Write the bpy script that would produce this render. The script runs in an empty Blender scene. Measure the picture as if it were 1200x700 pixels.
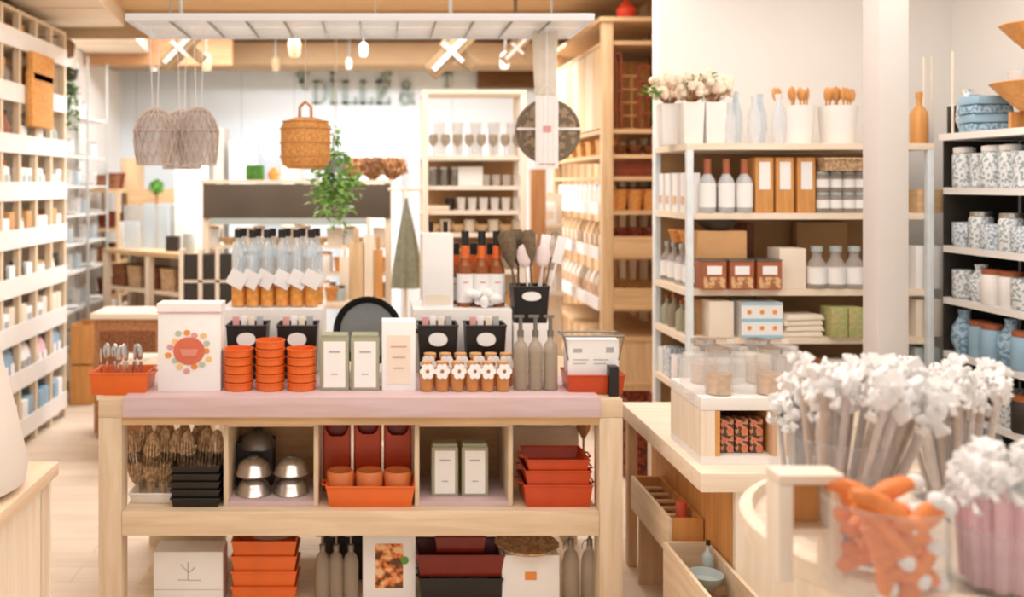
import bpy, bmesh, math, random
from mathutils import Vector, Matrix
R = random.Random(7)
PI = math.pi
C = bpy.context.scene.collection
S = bpy.context.scene
# ------------------------------------------------------------------ camera, world, lights, exposure
CAMZ = 1.7
cd = bpy.data.cameras.new('camera'); cam = bpy.data.objects.new('camera', cd); C.objects.link(cam)
cam.location = (0, 0, CAMZ); cam.rotation_euler = (PI / 2, 0, 0)
cd.sensor_width = 36; cd.lens = 33.0; cd.shift_x = 160 / 1200; cd.shift_y = -135 / 1200
cd.dof.use_dof = True; cd.dof.focus_distance = 2.75; cd.dof.aperture_fstop = 2.0
cd.clip_start = 0.05
S.camera = cam
S.view_settings.view_transform = 'Standard'; S.view_settings.look = 'None'
S.view_settings.gamma = 1; S.view_settings.use_curve_mapping = False
S.view_settings.exposure = -0.2
w = bpy.data.worlds.new('shop_daylight'); S.world = w; w.use_nodes = True
w.node_tree.nodes['Background'].inputs[0].default_value = (1.0, 0.965, 0.93, 1)
w.node_tree.nodes['Background'].inputs[1].default_value = .95
def area(name, loc, sx, sy, power, col=(1, .965, .92), rot=(0, 0, 0)):
    l = bpy.data.lights.new(name, 'AREA'); l.shape = 'RECTANGLE'; l.size = sx; l.size_y = sy
    l.energy = power; l.color = col
    o = bpy.data.objects.new(name, l); C.objects.link(o); o.location = loc; o.rotation_euler = rot
    return o
area('added_fill_front', (0.3, 2.2, 2.97), 3.6, 2.6, 88)  # unseen area lamp, added above the view for soft overall light
area('added_fill_aisle', (-0.3, 5.2, 2.97), 3.6, 1.6, 92)  # likewise added out of view, lights the aisle
area('hidden_fill_back', (-0.6, 7.7, 3.1), 4.2, 0.6, 235, (.96, .98, 1))  # added lamp, tucked out of sight behind the fascia to brighten the back wall
area('added_fill_corner', (2.1, 3.6, 2.97), 1.0, 1.2, 20)  # added fill over the right corner, no fitting modelled

def X(px, Y): return (px - 440) * Y / 1100
def Z(py, Y): return CAMZ - (py - 215) * Y / 1100

# ------------------------------------------------------------------ materials (all procedural)
def lin(c):
    return tuple(((v / 255) / 12.92 if v <= 10 else (((v / 255) + .055) / 1.055) ** 2.4) for v in c)
MC = {}
def mat(name, c, rough=.6, metal=0, alpha=1, var=.08, scale=9, bump=0, emit=None, trans=0):
    if name in MC: return MC[name]
    m = bpy.data.materials.new(name); m.use_nodes = True; MC[name] = m
    nt = m.node_tree; b = nt.nodes['Principled BSDF']
    a = lin(c)
    b.inputs['Roughness'].default_value = rough; b.inputs['Metallic'].default_value = metal
    b.inputs['Alpha'].default_value = alpha
    if trans: b.inputs['Transmission Weight'].default_value = trans
    tc = nt.nodes.new('ShaderNodeTexCoord')
    n = nt.nodes.new('ShaderNodeTexNoise'); n.inputs['Scale'].default_value = scale; n.inputs['Detail'].default_value = 3
    nt.links.new(tc.outputs['Object'], n.inputs['Vector'])
    r = nt.nodes.new('ShaderNodeValToRGB'); nt.links.new(n.outputs['Fac'], r.inputs['Fac'])
    r.color_ramp.elements[0].position = .3; r.color_ramp.elements[1].position = .7
    r.color_ramp.elements[0].color = tuple(max(0, v * (1 - var)) for v in a) + (1,)
    r.color_ramp.elements[1].color = tuple(min(1, v * (1 + var)) for v in a) + (1,)
    nt.links.new(r.outputs['Color'], b.inputs['Base Color'])
    if bump:
        bp = nt.nodes.new('ShaderNodeBump'); bp.inputs['Strength'].default_value = bump; bp.inputs['Distance'].default_value = .004
        nt.links.new(n.outputs['Fac'], bp.inputs['Height']); nt.links.new(bp.outputs['Normal'], b.inputs['Normal'])
    if emit:
        b.inputs['Emission Color'].default_value = tuple(lin(c)) + (1,); b.inputs['Emission Strength'].default_value = emit
    return m
def wood(name, c, axis='x', dark=.80, rough=.55, scale=5):
    if name in MC: return MC[name]
    m = bpy.data.materials.new(name); m.use_nodes = True; MC[name] = m
    nt = m.node_tree; b = nt.nodes['Principled BSDF']; b.inputs['Roughness'].default_value = rough
    a = lin(c)
    tc = nt.nodes.new('ShaderNodeTexCoord'); mp = nt.nodes.new('ShaderNodeMapping')
    mp.inputs['Scale'].default_value = {'x': (.6, 7, 7), 'y': (7, .6, 7), 'z': (7, 7, .6)}[axis]
    n = nt.nodes.new('ShaderNodeTexNoise'); n.inputs['Scale'].default_value = scale; n.inputs['Detail'].default_value = 5
    n.inputs['Distortion'].default_value = .6
    r = nt.nodes.new('ShaderNodeValToRGB')
    r.color_ramp.elements[0].position = .32; r.color_ramp.elements[1].position = .62
    r.color_ramp.elements[0].color = (a[0] * dark, a[1] * dark * .95, a[2] * dark * .88, 1)
    r.color_ramp.elements[1].color = a + (1,)
    L = nt.links.new
    L(tc.outputs['Object'], mp.inputs['Vector']); L(mp.outputs['Vector'], n.inputs['Vector'])
    L(n.outputs['Fac'], r.inputs['Fac']); L(r.outputs['Color'], b.inputs['Base Color'])
    return m
def spots(name, c1, c2, scale=30, th=.5, rough=.35, c3=None, kind='noise'):
    """glaze or print pattern: two (three) colours in patches"""
    if name in MC: return MC[name]
    m = bpy.data.materials.new(name); m.use_nodes = True; MC[name] = m
    nt = m.node_tree; b = nt.nodes['Principled BSDF']; b.inputs['Roughness'].default_value = rough
    tc = nt.nodes.new('ShaderNodeTexCoord')
    if kind == 'noise':
        n = nt.nodes.new('ShaderNodeTexNoise'); n.inputs['Detail'].default_value = 2; out = n.outputs['Fac']
    else:
        n = nt.nodes.new('ShaderNodeTexVoronoi'); out = n.outputs['Distance']
    n.inputs['Scale'].default_value = scale
    nt.links.new(tc.outputs['Object'], n.inputs['Vector'])
    r = nt.nodes.new('ShaderNodeValToRGB'); nt.links.new(out, r.inputs['Fac'])
    e = r.color_ramp.elements
    e[0].position = th - .04; e[1].position = th + .04
    e[0].color = lin(c1) + (1,); e[1].color = lin(c2) + (1,)
    if c3:
        k = e.new(min(.98, th + .16)); k.color = lin(c3) + (1,)
    nt.links.new(r.outputs['Color'], b.inputs['Base Color'])
    return m
def planks(name, c, wdt=.16, ln=1.3, seam=.82):
    m = bpy.data.materials.new(name); m.use_nodes = True
    nt = m.node_tree; b = nt.nodes['Principled BSDF']; b.inputs['Roughness'].default_value = .5
    a = lin(c)
    tc = nt.nodes.new('ShaderNodeTexCoord')
    bk = nt.nodes.new('ShaderNodeTexBrick'); bk.inputs['Scale'].default_value = 1
    bk.inputs['Brick Width'].default_value = ln; bk.inputs['Row Height'].default_value = wdt
    bk.inputs['Mortar Size'].default_value = .004; bk.inputs['Mortar Smooth'].default_value = .2
    bk.inputs['Color1'].default_value = a + (1,); bk.inputs['Color2'].default_value = tuple(v * .93 for v in a) + (1,)
    bk.inputs['Mortar'].default_value = tuple(v * seam for v in a) + (1,)
    n = nt.nodes.new('ShaderNodeTexNoise'); n.inputs['Scale'].default_value = 2.2; n.inputs['Detail'].default_value = 6
    mp = nt.nodes.new('ShaderNodeMapping'); mp.inputs['Scale'].default_value = (1, 5, 1)
    mx = nt.nodes.new('ShaderNodeMix'); mx.data_type = 'RGBA'; mx.blend_type = 'MULTIPLY'; mx.inputs[0].default_value = .35
    r = nt.nodes.new('ShaderNodeValToRGB'); r.color_ramp.elements[0].color = (.72, .66, .6, 1); r.color_ramp.elements[0].position = .3
    r.color_ramp.elements[1].position = .6
    L = nt.links.new
    L(tc.outputs['Object'], bk.inputs['Vector']); L(tc.outputs['Object'], mp.inputs['Vector']); L(mp.outputs['Vector'], n.inputs['Vector'])
    L(n.outputs['Fac'], r.inputs['Fac']); L(bk.outputs['Color'], mx.inputs[6]); L(r.outputs['Color'], mx.inputs[7])
    L(mx.outputs[2], b.inputs['Base Color'])
    return m

PINEX = wood('pine_x', (230, 208, 178), 'x', .86); PINEZ = wood('pine_z', (230, 210, 182), 'z', .86); PINEY = wood('pine_y', (230, 208, 178), 'y', .86)
TANX = wood('tan_x', (222, 186, 142), 'x'); TANZ = wood('tan_z', (224, 192, 150), 'z'); TANY = wood('tan_y', (222, 186, 142), 'y')
HONEY = wood('honey_wood', (222, 160, 92), 'z', .8); OAK = wood('oak_z', (196, 140, 88), 'z', .7)
BROWNW = wood('brown_wood', (120, 66, 34), 'x', .6); REDW = wood('red_brown_wood', (140, 62, 30), 'x', .55)
PALE = wood('pale_wood_x', (244, 228, 208), 'x', .92); PALEZ = wood('pale_wood_z', (244, 230, 212), 'z', .92)
WHITE = mat('white_paint', (240, 236, 232), .5, var=.02); CREAM = mat('cream_card', (238, 224, 206), .7, var=.03)
CARD = mat('kraft_card', (206, 158, 108), .8, var=.06); KRAFT = mat('kraft_back', (182, 142, 98), .85, var=.06)
PAPER = mat('white_paper', (244, 242, 240), .8, var=.02); PINKP = mat('pink_marks', (222, 160, 160), .8)
GREYP = mat('grey_marks', (176, 176, 176), .8); ORANGE = mat('orange_enamel', (226, 106, 38), .3, var=.06)
DKRED = mat('red_enamel', (160, 42, 16), .3, var=.08); RED = mat('vermilion_enamel', (196, 70, 26), .3, var=.08)
DEEP = mat('deep_red_enamel', (118, 30, 16), .3, var=.1); BLACK = mat('black_metal', (26, 22, 20), .4, var=.1)
DARK = mat('dark_slate', (52, 46, 40), .5, var=.1); STEEL = mat('brushed_steel', (205, 200, 195), .25, .9, var=.04)
GUN = mat('dark_steel', (130, 126, 120), .35, .7); GLASS = mat('clear_glass', (236, 232, 228), .08, alpha=.26, var=.01)
GLASSB = mat('smoky_glass', (176, 160, 140), .1, alpha=.62, var=.03); BLUEG = mat('pale_blue_glass', (206, 222, 232), .12, alpha=.42, var=.02)
MILK = mat('milky_film', (236, 238, 242), .2, alpha=.5, var=.03); AMBER = mat('amber_glass', (156, 84, 40), .12, alpha=.9, var=.05)
HONEYG = mat('honey_contents', (222, 150, 70), .5, var=.2, scale=40); GREEN = mat('leaf_green', (96, 158, 58), .6, var=.25, scale=20)
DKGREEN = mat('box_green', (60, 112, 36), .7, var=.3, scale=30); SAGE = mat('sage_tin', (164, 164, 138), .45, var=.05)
SAGEG = mat('grey_green_linen', (140, 140, 120), .9, var=.15, scale=25, bump=.4); WICKER = spots('wicker', (228, 168, 98), (208, 142, 74), 90, .5, .8)
WICKD = spots('dark_wicker', (156, 100, 62), (116, 70, 42), 80, .5, .8); WICKR = spots('red_wicker', (150, 66, 34), (92, 38, 20), 50, .5, .8)
TAUPE = mat('taupe_wire', (208, 190, 178), .5, var=.1); LILAC = wood('lilac_board', (214, 190, 194), 'x', .9)
BLUEW = spots('blue_white_glaze', (232, 236, 240), (140, 168, 192), 95, .53); GREYW = spots('grey_white_glaze', (232, 236, 238), (158, 170, 174), 85, .53)
BLUEL = spots('blue_linen', (172, 198, 214), (112, 146, 172), 60, .5, .9); BLUES = mat('soft_blue', (150, 184, 206), .6, var=.1)
TWIG = spots('dried_stems', (222, 176, 130), (160, 110, 70), 40, .5, .9); CREAMF = mat('cream_blooms', (240, 222, 200), .9, var=.12, scale=30, bump=.6)
PEACH = mat('peach_print', (232, 180, 140), .7); OLIVE = spots('olive_print', (168, 176, 112), (200, 176, 130), 60, .55, .8)
CHALK = mat('chalkboard', (92, 80, 68), .7, var=.12, scale=3); ROPE = spots('rattan_strands', (216, 184, 146), (178, 140, 102), 70, .5, .8)
BULB = mat('lit_lamp', (255, 250, 240), .5, emit=2.0, var=0); PLASTER = mat('plaster_wall', (240, 238, 235), .85, var=.015, scale=2)
BACKW = mat('cool_white_panel', (228, 238, 246), .7, var=.012, scale=2); CEIL = mat('ceiling_tan', (204, 168, 124), .85, var=.04, scale=3)
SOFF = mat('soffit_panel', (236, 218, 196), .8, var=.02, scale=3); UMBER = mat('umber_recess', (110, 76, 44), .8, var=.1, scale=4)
BEAMM = mat('beam_tan', (180, 152, 118), .8, var=.05, scale=4); SIGNG = mat('sign_green_grey', (160, 176, 168), .6, var=.05)
ORSW = mat('orange_sweet', (240, 140, 72), .4, var=.2, scale=30); PINKS = mat('pink_sugar', (236, 196, 200), .5, var=.08, scale=30)
STRAW = mat('grey_stick', (220, 210, 204), .4, alpha=1, var=.1, scale=60); STRAWB = mat('taupe_stick', (200, 182, 168), .4, var=.1, scale=60)
COPPER = mat('copper_brown', (168, 96, 60), .4, var=.15); SKY = mat('light_blue_print', (150, 206, 230), .7, var=.04)
ORP = mat('orange_print', (232, 150, 70), .8); GREYT = mat('cool_grey', (176, 186, 184), .7, var=.05); COUNTER = wood('counter_top', (232, 208, 180), 'y', .95)

# ------------------------------------------------------------------ mesh builder
class M:
    def __init__(s): s.v = []; s.f = []; s.mi = []; s.m = 0; s.T = None
    def _add(s, vs, fs):
        o = len(s.v)
        if s.T is not None: vs = [tuple(s.T @ Vector(p)) for p in vs]
        s.v += vs; s.f += [tuple(i + o for i in f) for f in fs]; s.mi += [s.m] * len(fs); return s
    def mtl(s, i): s.m = i; return s
    def tf(s, loc=(0, 0, 0), rot=(0, 0, 0)):
        from mathutils import Euler
        s.T = Matrix.Translation(loc) @ Euler(rot).to_matrix().to_4x4(); return s
    def no(s): s.T = None; return s
    def box(s, x0, x1, y0, y1, z0, z1):
        v = [(x0, y0, z0), (x1, y0, z0), (x1, y1, z0), (x0, y1, z0), (x0, y0, z1), (x1, y0, z1), (x1, y1, z1), (x0, y1, z1)]
        return s._add(v, [(3, 2, 1, 0), (4, 5, 6, 7), (0, 1, 5, 4), (1, 2, 6, 5), (2, 3, 7, 6), (3, 0, 4, 7)])
    def bc(s, cx, cy, cz, sx, sy, sz): return s.box(cx - sx / 2, cx + sx / 2, cy - sy / 2, cy + sy / 2, cz - sz / 2, cz + sz / 2)
    def frus(s, w0, d0, w1, d1, z0, z1, cy=0):
        v = [(-w0/2, cy-d0/2, z0), (w0/2, cy-d0/2, z0), (w0/2, cy+d0/2, z0), (-w0/2, cy+d0/2, z0), (-w1/2, cy-d1/2, z1), (w1/2, cy-d1/2, z1), (w1/2, cy+d1/2, z1), (-w1/2, cy+d1/2, z1)]
        return s._add(v, [(3, 2, 1, 0), (4, 5, 6, 7), (0, 1, 5, 4), (1, 2, 6, 5), (2, 3, 7, 6), (3, 0, 4, 7)])
    def lathe(s, prof, cx=0, cy=0, n=18, close=False):
        vs = []; fs = []; k = len(prof)
        for i in range(n):
            a = 2 * PI * i / n
            for r, z in prof: vs.append((cx + r * math.cos(a), cy + r * math.sin(a), z))
        for i in range(n):
            j = (i + 1) % n
            for q in range(k - 1): fs.append((i * k + q, j * k + q, j * k + q + 1, i * k + q + 1))
            if close: fs.append((i * k + k - 1, j * k + k - 1, j * k, i * k))
        if not close:
            if prof[0][0] > 1e-5: fs.append(tuple(i * k for i in reversed(range(n))))
            if prof[-1][0] > 1e-5: fs.append(tuple(i * k + k - 1 for i in range(n)))
        return s._add(vs, fs)
    def cyl(s, cx, cy, z0, z1, r, r2=None, n=16): return s.lathe([(r, z0), (r if r2 is None else r2, z1)], cx, cy, n)
    def rod(s, a, b, r, n=6, r2=None):
        a = Vector(a); b = Vector(b); d = (b - a)
        q = d.to_track_quat('Z', 'Y').to_matrix(); vs = []
        for p, rr in ((a, r), (b, r if r2 is None else r2)):
            for i in range(n):
                t = 2 * PI * i / n; vs.append(tuple(p + q @ Vector((rr * math.cos(t), rr * math.sin(t), 0))))
        fs = [(i, (i + 1) % n, n + (i + 1) % n, n + i) for i in range(n)] + [tuple(reversed(range(n))), tuple(range(n, 2 * n))]
        return s._add(vs, fs)
    def tube(s, pts, r, n=6, closed=False):
        P = [Vector(p) for p in pts]; k = len(P); vs = []; fs = []
        for i, p in enumerate(P):
            d = (P[(i + 1) % k] - P[i - 1]) if closed else (P[min(i + 1, k - 1)] - P[max(i - 1, 0)])
            q = d.to_track_quat('Z', 'Y').to_matrix(); rr = r[i] if isinstance(r, (list, tuple)) else r
            for j in range(n):
                t = 2 * PI * j / n; vs.append(tuple(p + q @ Vector((rr * math.cos(t), rr * math.sin(t), 0))))
        for i in range(k if closed else k - 1):
            ii = (i + 1) % k
            for j in range(n): fs.append((i * n + j, i * n + (j + 1) % n, ii * n + (j + 1) % n, ii * n + j))
        if not closed: fs += [tuple(reversed(range(n))), tuple(range((k - 1) * n, k * n))]
        return s._add(vs, fs)
    def ball(s, c, r, sx=1, sy=1, sz=1, n=10, k=6):
        vs = [(c[0], c[1], c[2] - r * sz)]; fs = []
        for i in range(1, k):
            a = -PI / 2 + PI * i / k
            for j in range(n):
                t = 2 * PI * j / n; vs.append((c[0] + r * sx * math.cos(a) * math.cos(t), c[1] + r * sy * math.cos(a) * math.sin(t), c[2] + r * sz * math.sin(a)))
        vs.append((c[0], c[1], c[2] + r * sz)); L = len(vs) - 1
        for j in range(n): fs.append((0, 1 + (j + 1) % n, 1 + j)); fs.append((L, L - n + j, L - n + (j + 1) % n))
        for i in range(k - 2):
            for j in range(n): a = 1 + i * n; fs.append((a + j, a + (j + 1) % n, a + n + (j + 1) % n, a + n + j))
        return s._add(vs, fs)
    def prism(s, poly, y0, y1):       # outline in x,z extruded along y
        n = len(poly); vs = [(x, y0, z) for x, z in poly] + [(x, y1, z) for x, z in poly]
        return s._add(vs, [tuple(range(n)), tuple(reversed(range(n, 2 * n)))] + [(i, n + i, n + (i + 1) % n, (i + 1) % n) for i in range(n)])
    def slab(s, poly, z0, z1):        # outline in x,y extruded along z
        n = len(poly); vs = [(x, y, z0) for x, y in poly] + [(x, y, z1) for x, y in poly]
        return s._add(vs, [tuple(reversed(range(n))), tuple(range(n, 2 * n))] + [(i, (i + 1) % n, n + (i + 1) % n, n + i) for i in range(n)])
    def leaf(s, p, d, L, W, up=(0, 0, 1)):
        p = Vector(p); d = Vector(d).normalized(); sd = d.cross(Vector(up))
        if sd.length < .01: sd = Vector((1, 0, 0))
        sd.normalize(); nn = sd.cross(d) * (L * .12)
        q = [p, p + d * L * .45 + sd * W / 2 + nn, p + d * L, p + d * L * .45 - sd * W / 2 + nn]
        t = nn.normalized() * .0012
        return s._add([tuple(a) for a in q] + [tuple(a + t) for a in q], [(0, 1, 2, 3), (7, 6, 5, 4), (0, 4, 5, 1), (1, 5, 6, 2), (2, 6, 7, 3), (3, 7, 4, 0)])
    def mesh(s, name, mats, bevel=0, smooth=None):
        me = bpy.data.meshes.new(name); me.from_pydata([tuple(p) for p in s.v], [], s.f)
        if not isinstance(mats, (list, tuple)): mats = [mats]
        for m in mats: me.materials.append(m)
        me.polygons.foreach_set('material_index', s.mi)
        bm = bmesh.new(); bm.from_mesh(me)
        bmesh.ops.recalc_face_normals(bm, faces=bm.faces)
        if bevel:
            es = [e for e in bm.edges if len(e.link_faces) == 2 and e.calc_face_angle(0) > .9]
            bmesh.ops.bevel(bm, geom=es, offset=bevel, segments=2, affect='EDGES', profile=.6, clamp_overlap=True)
        for f in bm.faces: f.smooth = True
        for e in bm.edges:
            if len(e.link_faces) == 2 and e.calc_face_angle(0) > .7: e.smooth = False
        bm.to_mesh(me); bm.free()
        return me

# ------------------------------------------------------------------ things, parts, rows
def link(name, data): o = bpy.data.objects.new(name, data); C.objects.link(o); return o
def struct(name, m, mats, bevel=0):
    o = link(name, m.mesh(name, mats, bevel)); o['kind'] = 'structure'; return o
def part(name, m, mats, parent, label=None, bevel=0, stuff=False):
    o = link(name, m.mesh(name, mats, bevel)); o.parent = parent
    if label: o['label'] = label
    if stuff: o['kind'] = 'stuff'
    return o
def tag(o, label, cat, group=None):
    nw = len(label.split()); assert 4 <= nw <= 16, label
    o['label'] = label; o['category'] = cat
    if group: o['group'] = group
    return o
def thing(name, label, cat, loc=(0, 0, 0), rz=0, group=None):
    o = link(name, None); o.empty_display_size = .05; o.location = (loc[0], loc[1], loc[2]+(.0006 if loc[2] > .02 else 0)); o.rotation_euler = (0, 0, rz); return tag(o, label, cat, group)
def solid(name, m, mats, label, cat, loc=(0, 0, 0), rot=(0, 0, 0), bevel=0, group=None):
    o = link(name, m.mesh(name, mats, bevel)); o.location = (loc[0], loc[1], loc[2]+(.0008 if loc[2] > .02 else 0)); o.rotation_euler = rot; return tag(o, label, cat, group)
class Kind:
    """a kind of thing: its parts as ready meshes, (part name, mesh, index of parent part or None, label)"""
    def __init__(s): s.p = []
    def add(s, name, m, mats, parent=None, label=None, bevel=0):
        s.p.append((name, m.mesh(name, mats, bevel), parent, label)); return s
def put(k, name, label, cat, loc, rz=0, sc=1, group=None, rot=None):
    if len(k.p) == 1:
        root = link(name, k.p[0][1])
    else:
        root = link(name, None); root.empty_display_size = .03; made = []
        for n, me, pa, lb in k.p:
            o = link(n, me); o.parent = root if pa is None else made[pa]; made.append(o)
            if lb: o['label'] = lb
    root.location = (loc[0], loc[1], loc[2]+.0008); root.rotation_euler = rot if rot else (0, 0, rz)
    root.scale = (sc, sc, sc) if not isinstance(sc, tuple) else sc
    return tag(root, label, cat, group)
WORDS = ['', 'second', 'third', 'fourth', 'fifth', 'sixth', 'seventh', 'eighth', 'ninth', 'tenth', 'eleventh', 'twelfth', 'thirteenth', 'fourteenth', 'fifteenth', 'sixteenth', 'seventeenth', 'eighteenth', 'nineteenth', 'twentieth']
def ordl(i, n, end='left', first='leftmost'):
    if n == 1: return ''
    if i == 0: return first
    if i == n - 1 and n > 2: return {'left': 'rightmost', 'front': 'farthest', 'top': 'lowest'}[end]
    return WORDS[i] + ' from ' + end
CACHE = {}
def cached(fn):
    def g(*a):
        key = (fn.__name__, a)
        if key not in CACHE: CACHE[key] = fn(*a)
        return CACHE[key]
    return g
def row(seq, where, z, line, group=None, end='left', first='leftmost', rz=0):
    """seq: list of (kind, name, desc, cat); line(i) gives x, y of the i-th; ordinals are counted inside each desc"""
    cnt = {}; seen = {}
    for it in seq:
        if it: cnt[it[2]] = cnt.get(it[2], 0) + 1
    for i, it in enumerate(seq):
        if not it: continue
        k, name, desc, cat = it[:4]; j = seen.get(desc, 0); seen[desc] = j + 1
        o = ordl(j, cnt[desc], end, first)
        x, y = line(i)
        put(k, name, (desc + ', ' + o + ', ' if o else desc + ' ') + where if o else desc + ' ' + where, cat, (x, y, z), rz + (it[4] if len(it) > 4 else 0),
            group=(group or (name.replace('_', ' ') + 's ' + where)) if cnt[desc] > 1 else None)
# ------------------------------------------------------------------ kinds of goods (base at z=0, front towards -y)
@cached
def carton(w, d, h, body, lab=None, lw=.6, l0=.2, l1=.75, marks=None, lid=None):
    k = Kind(); top = h * .86 if lid else h
    k.add('body', M().box(-w/2, w/2, -d/2, d/2, 0, top), body, bevel=.002)
    if lid: k.add('lid', M().box(-w/2-.002, w/2+.002, -d/2-.002, d/2+.002, top, h), lid, bevel=.002)
    if lab:
        m = M().box(-w*lw/2, w*lw/2, -d/2-.003, -d/2-.0005, h*l0, h*l1); mats = [lab]
        if marks:
            m.mtl(1); mats = [lab, marks]
            for q in range(3):
                zz = h*(l0 + (l1-l0)*(.75-.22*q)); m.box(-w*lw*(.34-.06*q), w*lw*(.34-.06*q), -d/2-.004, -d/2-.003, zz, zz+h*.02)
        k.add('label', m, mats)
    return k
@cached
def bottle(r, h, glass, cap, lab=None, neck=.32, capm=.12, content=None, l0=.12, l1=.5):
    k = Kind(); hb = h*(1-capm)
    k.add('glass', M().lathe([(r*.92, 0), (r, h*.03), (r, h*.56), (r*.8, h*.64), (r*neck, h*.74), (r*neck, hb)], n=14), glass)
    k.add('cap', M().cyl(0, 0, hb, h, r*neck*1.25, n=10), cap)
    if lab: k.add('label', M().lathe([(r*1.01, h*l0), (r*1.02, h*l0), (r*1.02, h*l1), (r*1.01, h*l1)], n=14), lab)
    if content: k.add('contents', M().cyl(0, 0, .003, h*.42, r*.9, n=12), content)
    return k
@cached
def jar(r, h, glass, lid, content=None, lab=None):
    k = Kind()
    k.add('glass', M().lathe([(r*.9, 0), (r, h*.05), (r, h*.78), (r*.85, h*.86)], n=14), glass)
    k.add('lid', M().lathe([(r*.92, h*.86), (r*.92, h*.98), (r*.5, h), (0, h)], n=14), lid)
    if content: k.add('contents', M().cyl(0, 0, .003, h*.7, r*.88, n=12), content)
    if lab: k.add('label', M().lathe([(r*1.01, h*.22), (r*1.02, h*.22), (r*1.02, h*.62), (r*1.01, h*.62)], n=14), lab)
    return k
@cached
def pumpjar(r, h, glass, pump):
    k = Kind()
    k.add('glass', M().lathe([(r*.95, 0), (r, h*.03), (r, h*.58), (r*.7, h*.68), (r*.35, h*.72), (r*.35, h*.76)], n=14), glass)
    k.add('pump', M().cyl(0, 0, h*.76, h*.83, r*.4, n=10).cyl(0, 0, h*.83, h*.95, r*.12, n=8).box(-r*.8, r*.25, -r*.16, r*.16, h*.95, h), pump)
    return k
@cached
def mug(r, h, glaze, tilt=0):
    k = Kind()
    k.add('cup', M().lathe([(r*.8, 0), (r, h*.15), (r, h), (r*.9, h), (r*.88, h*.2), (0, h*.12)], n=14), glaze)
    pts = [(r*.95 + r*.55*math.sin(a), 0, h*.55 + h*.3*math.cos(a)) for a in [PI*q/6 for q in range(7)]]
    k.add('handle', M().tube(pts, r*.13, 5), glaze)
    return k
@cached
def tumbler(r, h, glass):
    return Kind().add('tumbler', M().lathe([(r*.82, 0), (r, h), (r*.93, h), (r*.76, h*.08), (0, h*.07)], n=14), glass)
@cached
def bowl(r, h, glaze):
    return Kind().add('bowl', M().lathe([(r*.45, 0), (r*.5, h*.06), (r*.85, h*.5), (r, h), (r*.95, h), (r*.78, h*.5), (0, h*.12)], n=18), glaze)
@cached
def platestack(r, h, glaze):
    return Kind().add('plate', M().lathe([(r*.55, 0), (r*.6, h*.2), (r, h), (r*.97, h), (r*.55, h*.45), (0, h*.4)], n=20), glaze)
@cached
def wine_glass(r, h, g):
    return Kind().add('bowl', M().lathe([(r*.25, h*.45), (r*.9, h*.6), (r, h*.78), (r*.8, h), (r*.76, h), (r*.9, h*.78), (0, h*.5)], n=12), g).add('stem', M().lathe([(r*.8, 0), (r*.7, h*.02), (r*.1, h*.05), (r*.1, h*.46)], n=10), g)
@cached
def vase(r, h, glaze):
    return Kind().add('vase', M().lathe([(r*.6, 0), (r, h*.3), (r*.9, h*.6), (r*.4, h*.85), (r*.5, h), (r*.42, h), (r*.32, h*.85), (0, h*.3)], n=16), glaze)
@cached
def basket(w, d, h, m, hand=True):
    k = Kind(); t = .008
    b = M()
    for z0, z1 in ((0, t),): b.frus(w*.88, d*.88, w*.88, d*.88, z0, z1)
    for q in range(6):
        z = t + (h-t)*q/6; z2 = t + (h-t)*(q+1)/6; s = .88+.12*(q+.5)/6
        b.box(-w*s/2, w*s/2, -d*s/2, -d*s/2+t, z, z2-.001).box(-w*s/2, w*s/2, d*s/2-t, d*s/2, z, z2-.001)
        b.box(-w*s/2, -w*s/2+t, -d*s/2+t, d*s/2-t, z, z2-.001).box(w*s/2-t, w*s/2, -d*s/2+t, d*s/2-t, z, z2-.001)
    k.add('basketwork', b, m)
    r = M(); e = .006
    r.tube([(-w/2, -d/2, h), (w/2, -d/2, h), (w/2, d/2, h), (-w/2, d/2, h)], e, 6, True)
    k.add('rim', r, m)
    return k
@cached
def roundbasket(r, h, m):
    k = Kind(); b = M(); n = 7
    prof = [(r*.7, 0)]
    for q in range(n):
        z0 = h*q/n; z1 = h*(q+.5)/n; s = .72+.28*q/n; prof += [(r*s+.004, z0+.002), (r*s+.004, z1)]
        prof += [(r*s-.001, z1+.002)]
    prof += [(r, h), (r*.93, h), (r*.68, .01), (0, .01)]
    k.add('basketwork', b.lathe(prof, n=20), m); k.add('rim', M().tube([(r*.98*math.cos(a), r*.98*math.sin(a), h) for a in [2*PI*q/20 for q in range(20)]], .007, 6, True), m)
    return k
@cached
def tray(w, d, h, m, t=.006, tabs=True):
    """enamel oven dish: flared walls, rolled rim, ear handles"""
    k = Kind(); b = M(); s = .92
    o = [(-w*s/2, -d*s/2), (w*s/2, -d*s/2), (w*s/2, d*s/2), (-w*s/2, d*s/2)]
    O = [(-w/2, -d/2), (w/2, -d/2), (w/2, d/2), (-w/2, d/2)]
    v = [(x, y, 0) for x, y in o] + [(x, y, h) for x, y in O] + [(x*(1-2*t/w), y*(1-2*t/d), h) for x, y in O] + [(x*(1-2*t/w), y*(1-2*t/d), t) for x, y in o]
    f = [(3, 2, 1, 0)]
    for a in (0, 4, 8):
        for i in range(4): j = (i+1) % 4; f.append((a+i, a+j, a+4+j, a+4+i))
    f.append((12, 13, 14, 15)); b._add(v, f)
    k.add('dish', b, m, bevel=.003)
    k.add('rim', M().tube([(-w/2, -d/2, h), (w/2, -d/2, h), (w/2, d/2, h), (-w/2, d/2, h)], .004, 6, True), m)
    if tabs:
        for q in (-1, 1): k.add('handle', M().tube([(q*w/2, -d*.18, h*.9), (q*(w/2+.018), -d*.14, h*.92), (q*(w/2+.018), d*.14, h*.92), (q*w/2, d*.18, h*.9)], .004, 6), m)
    return k
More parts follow.
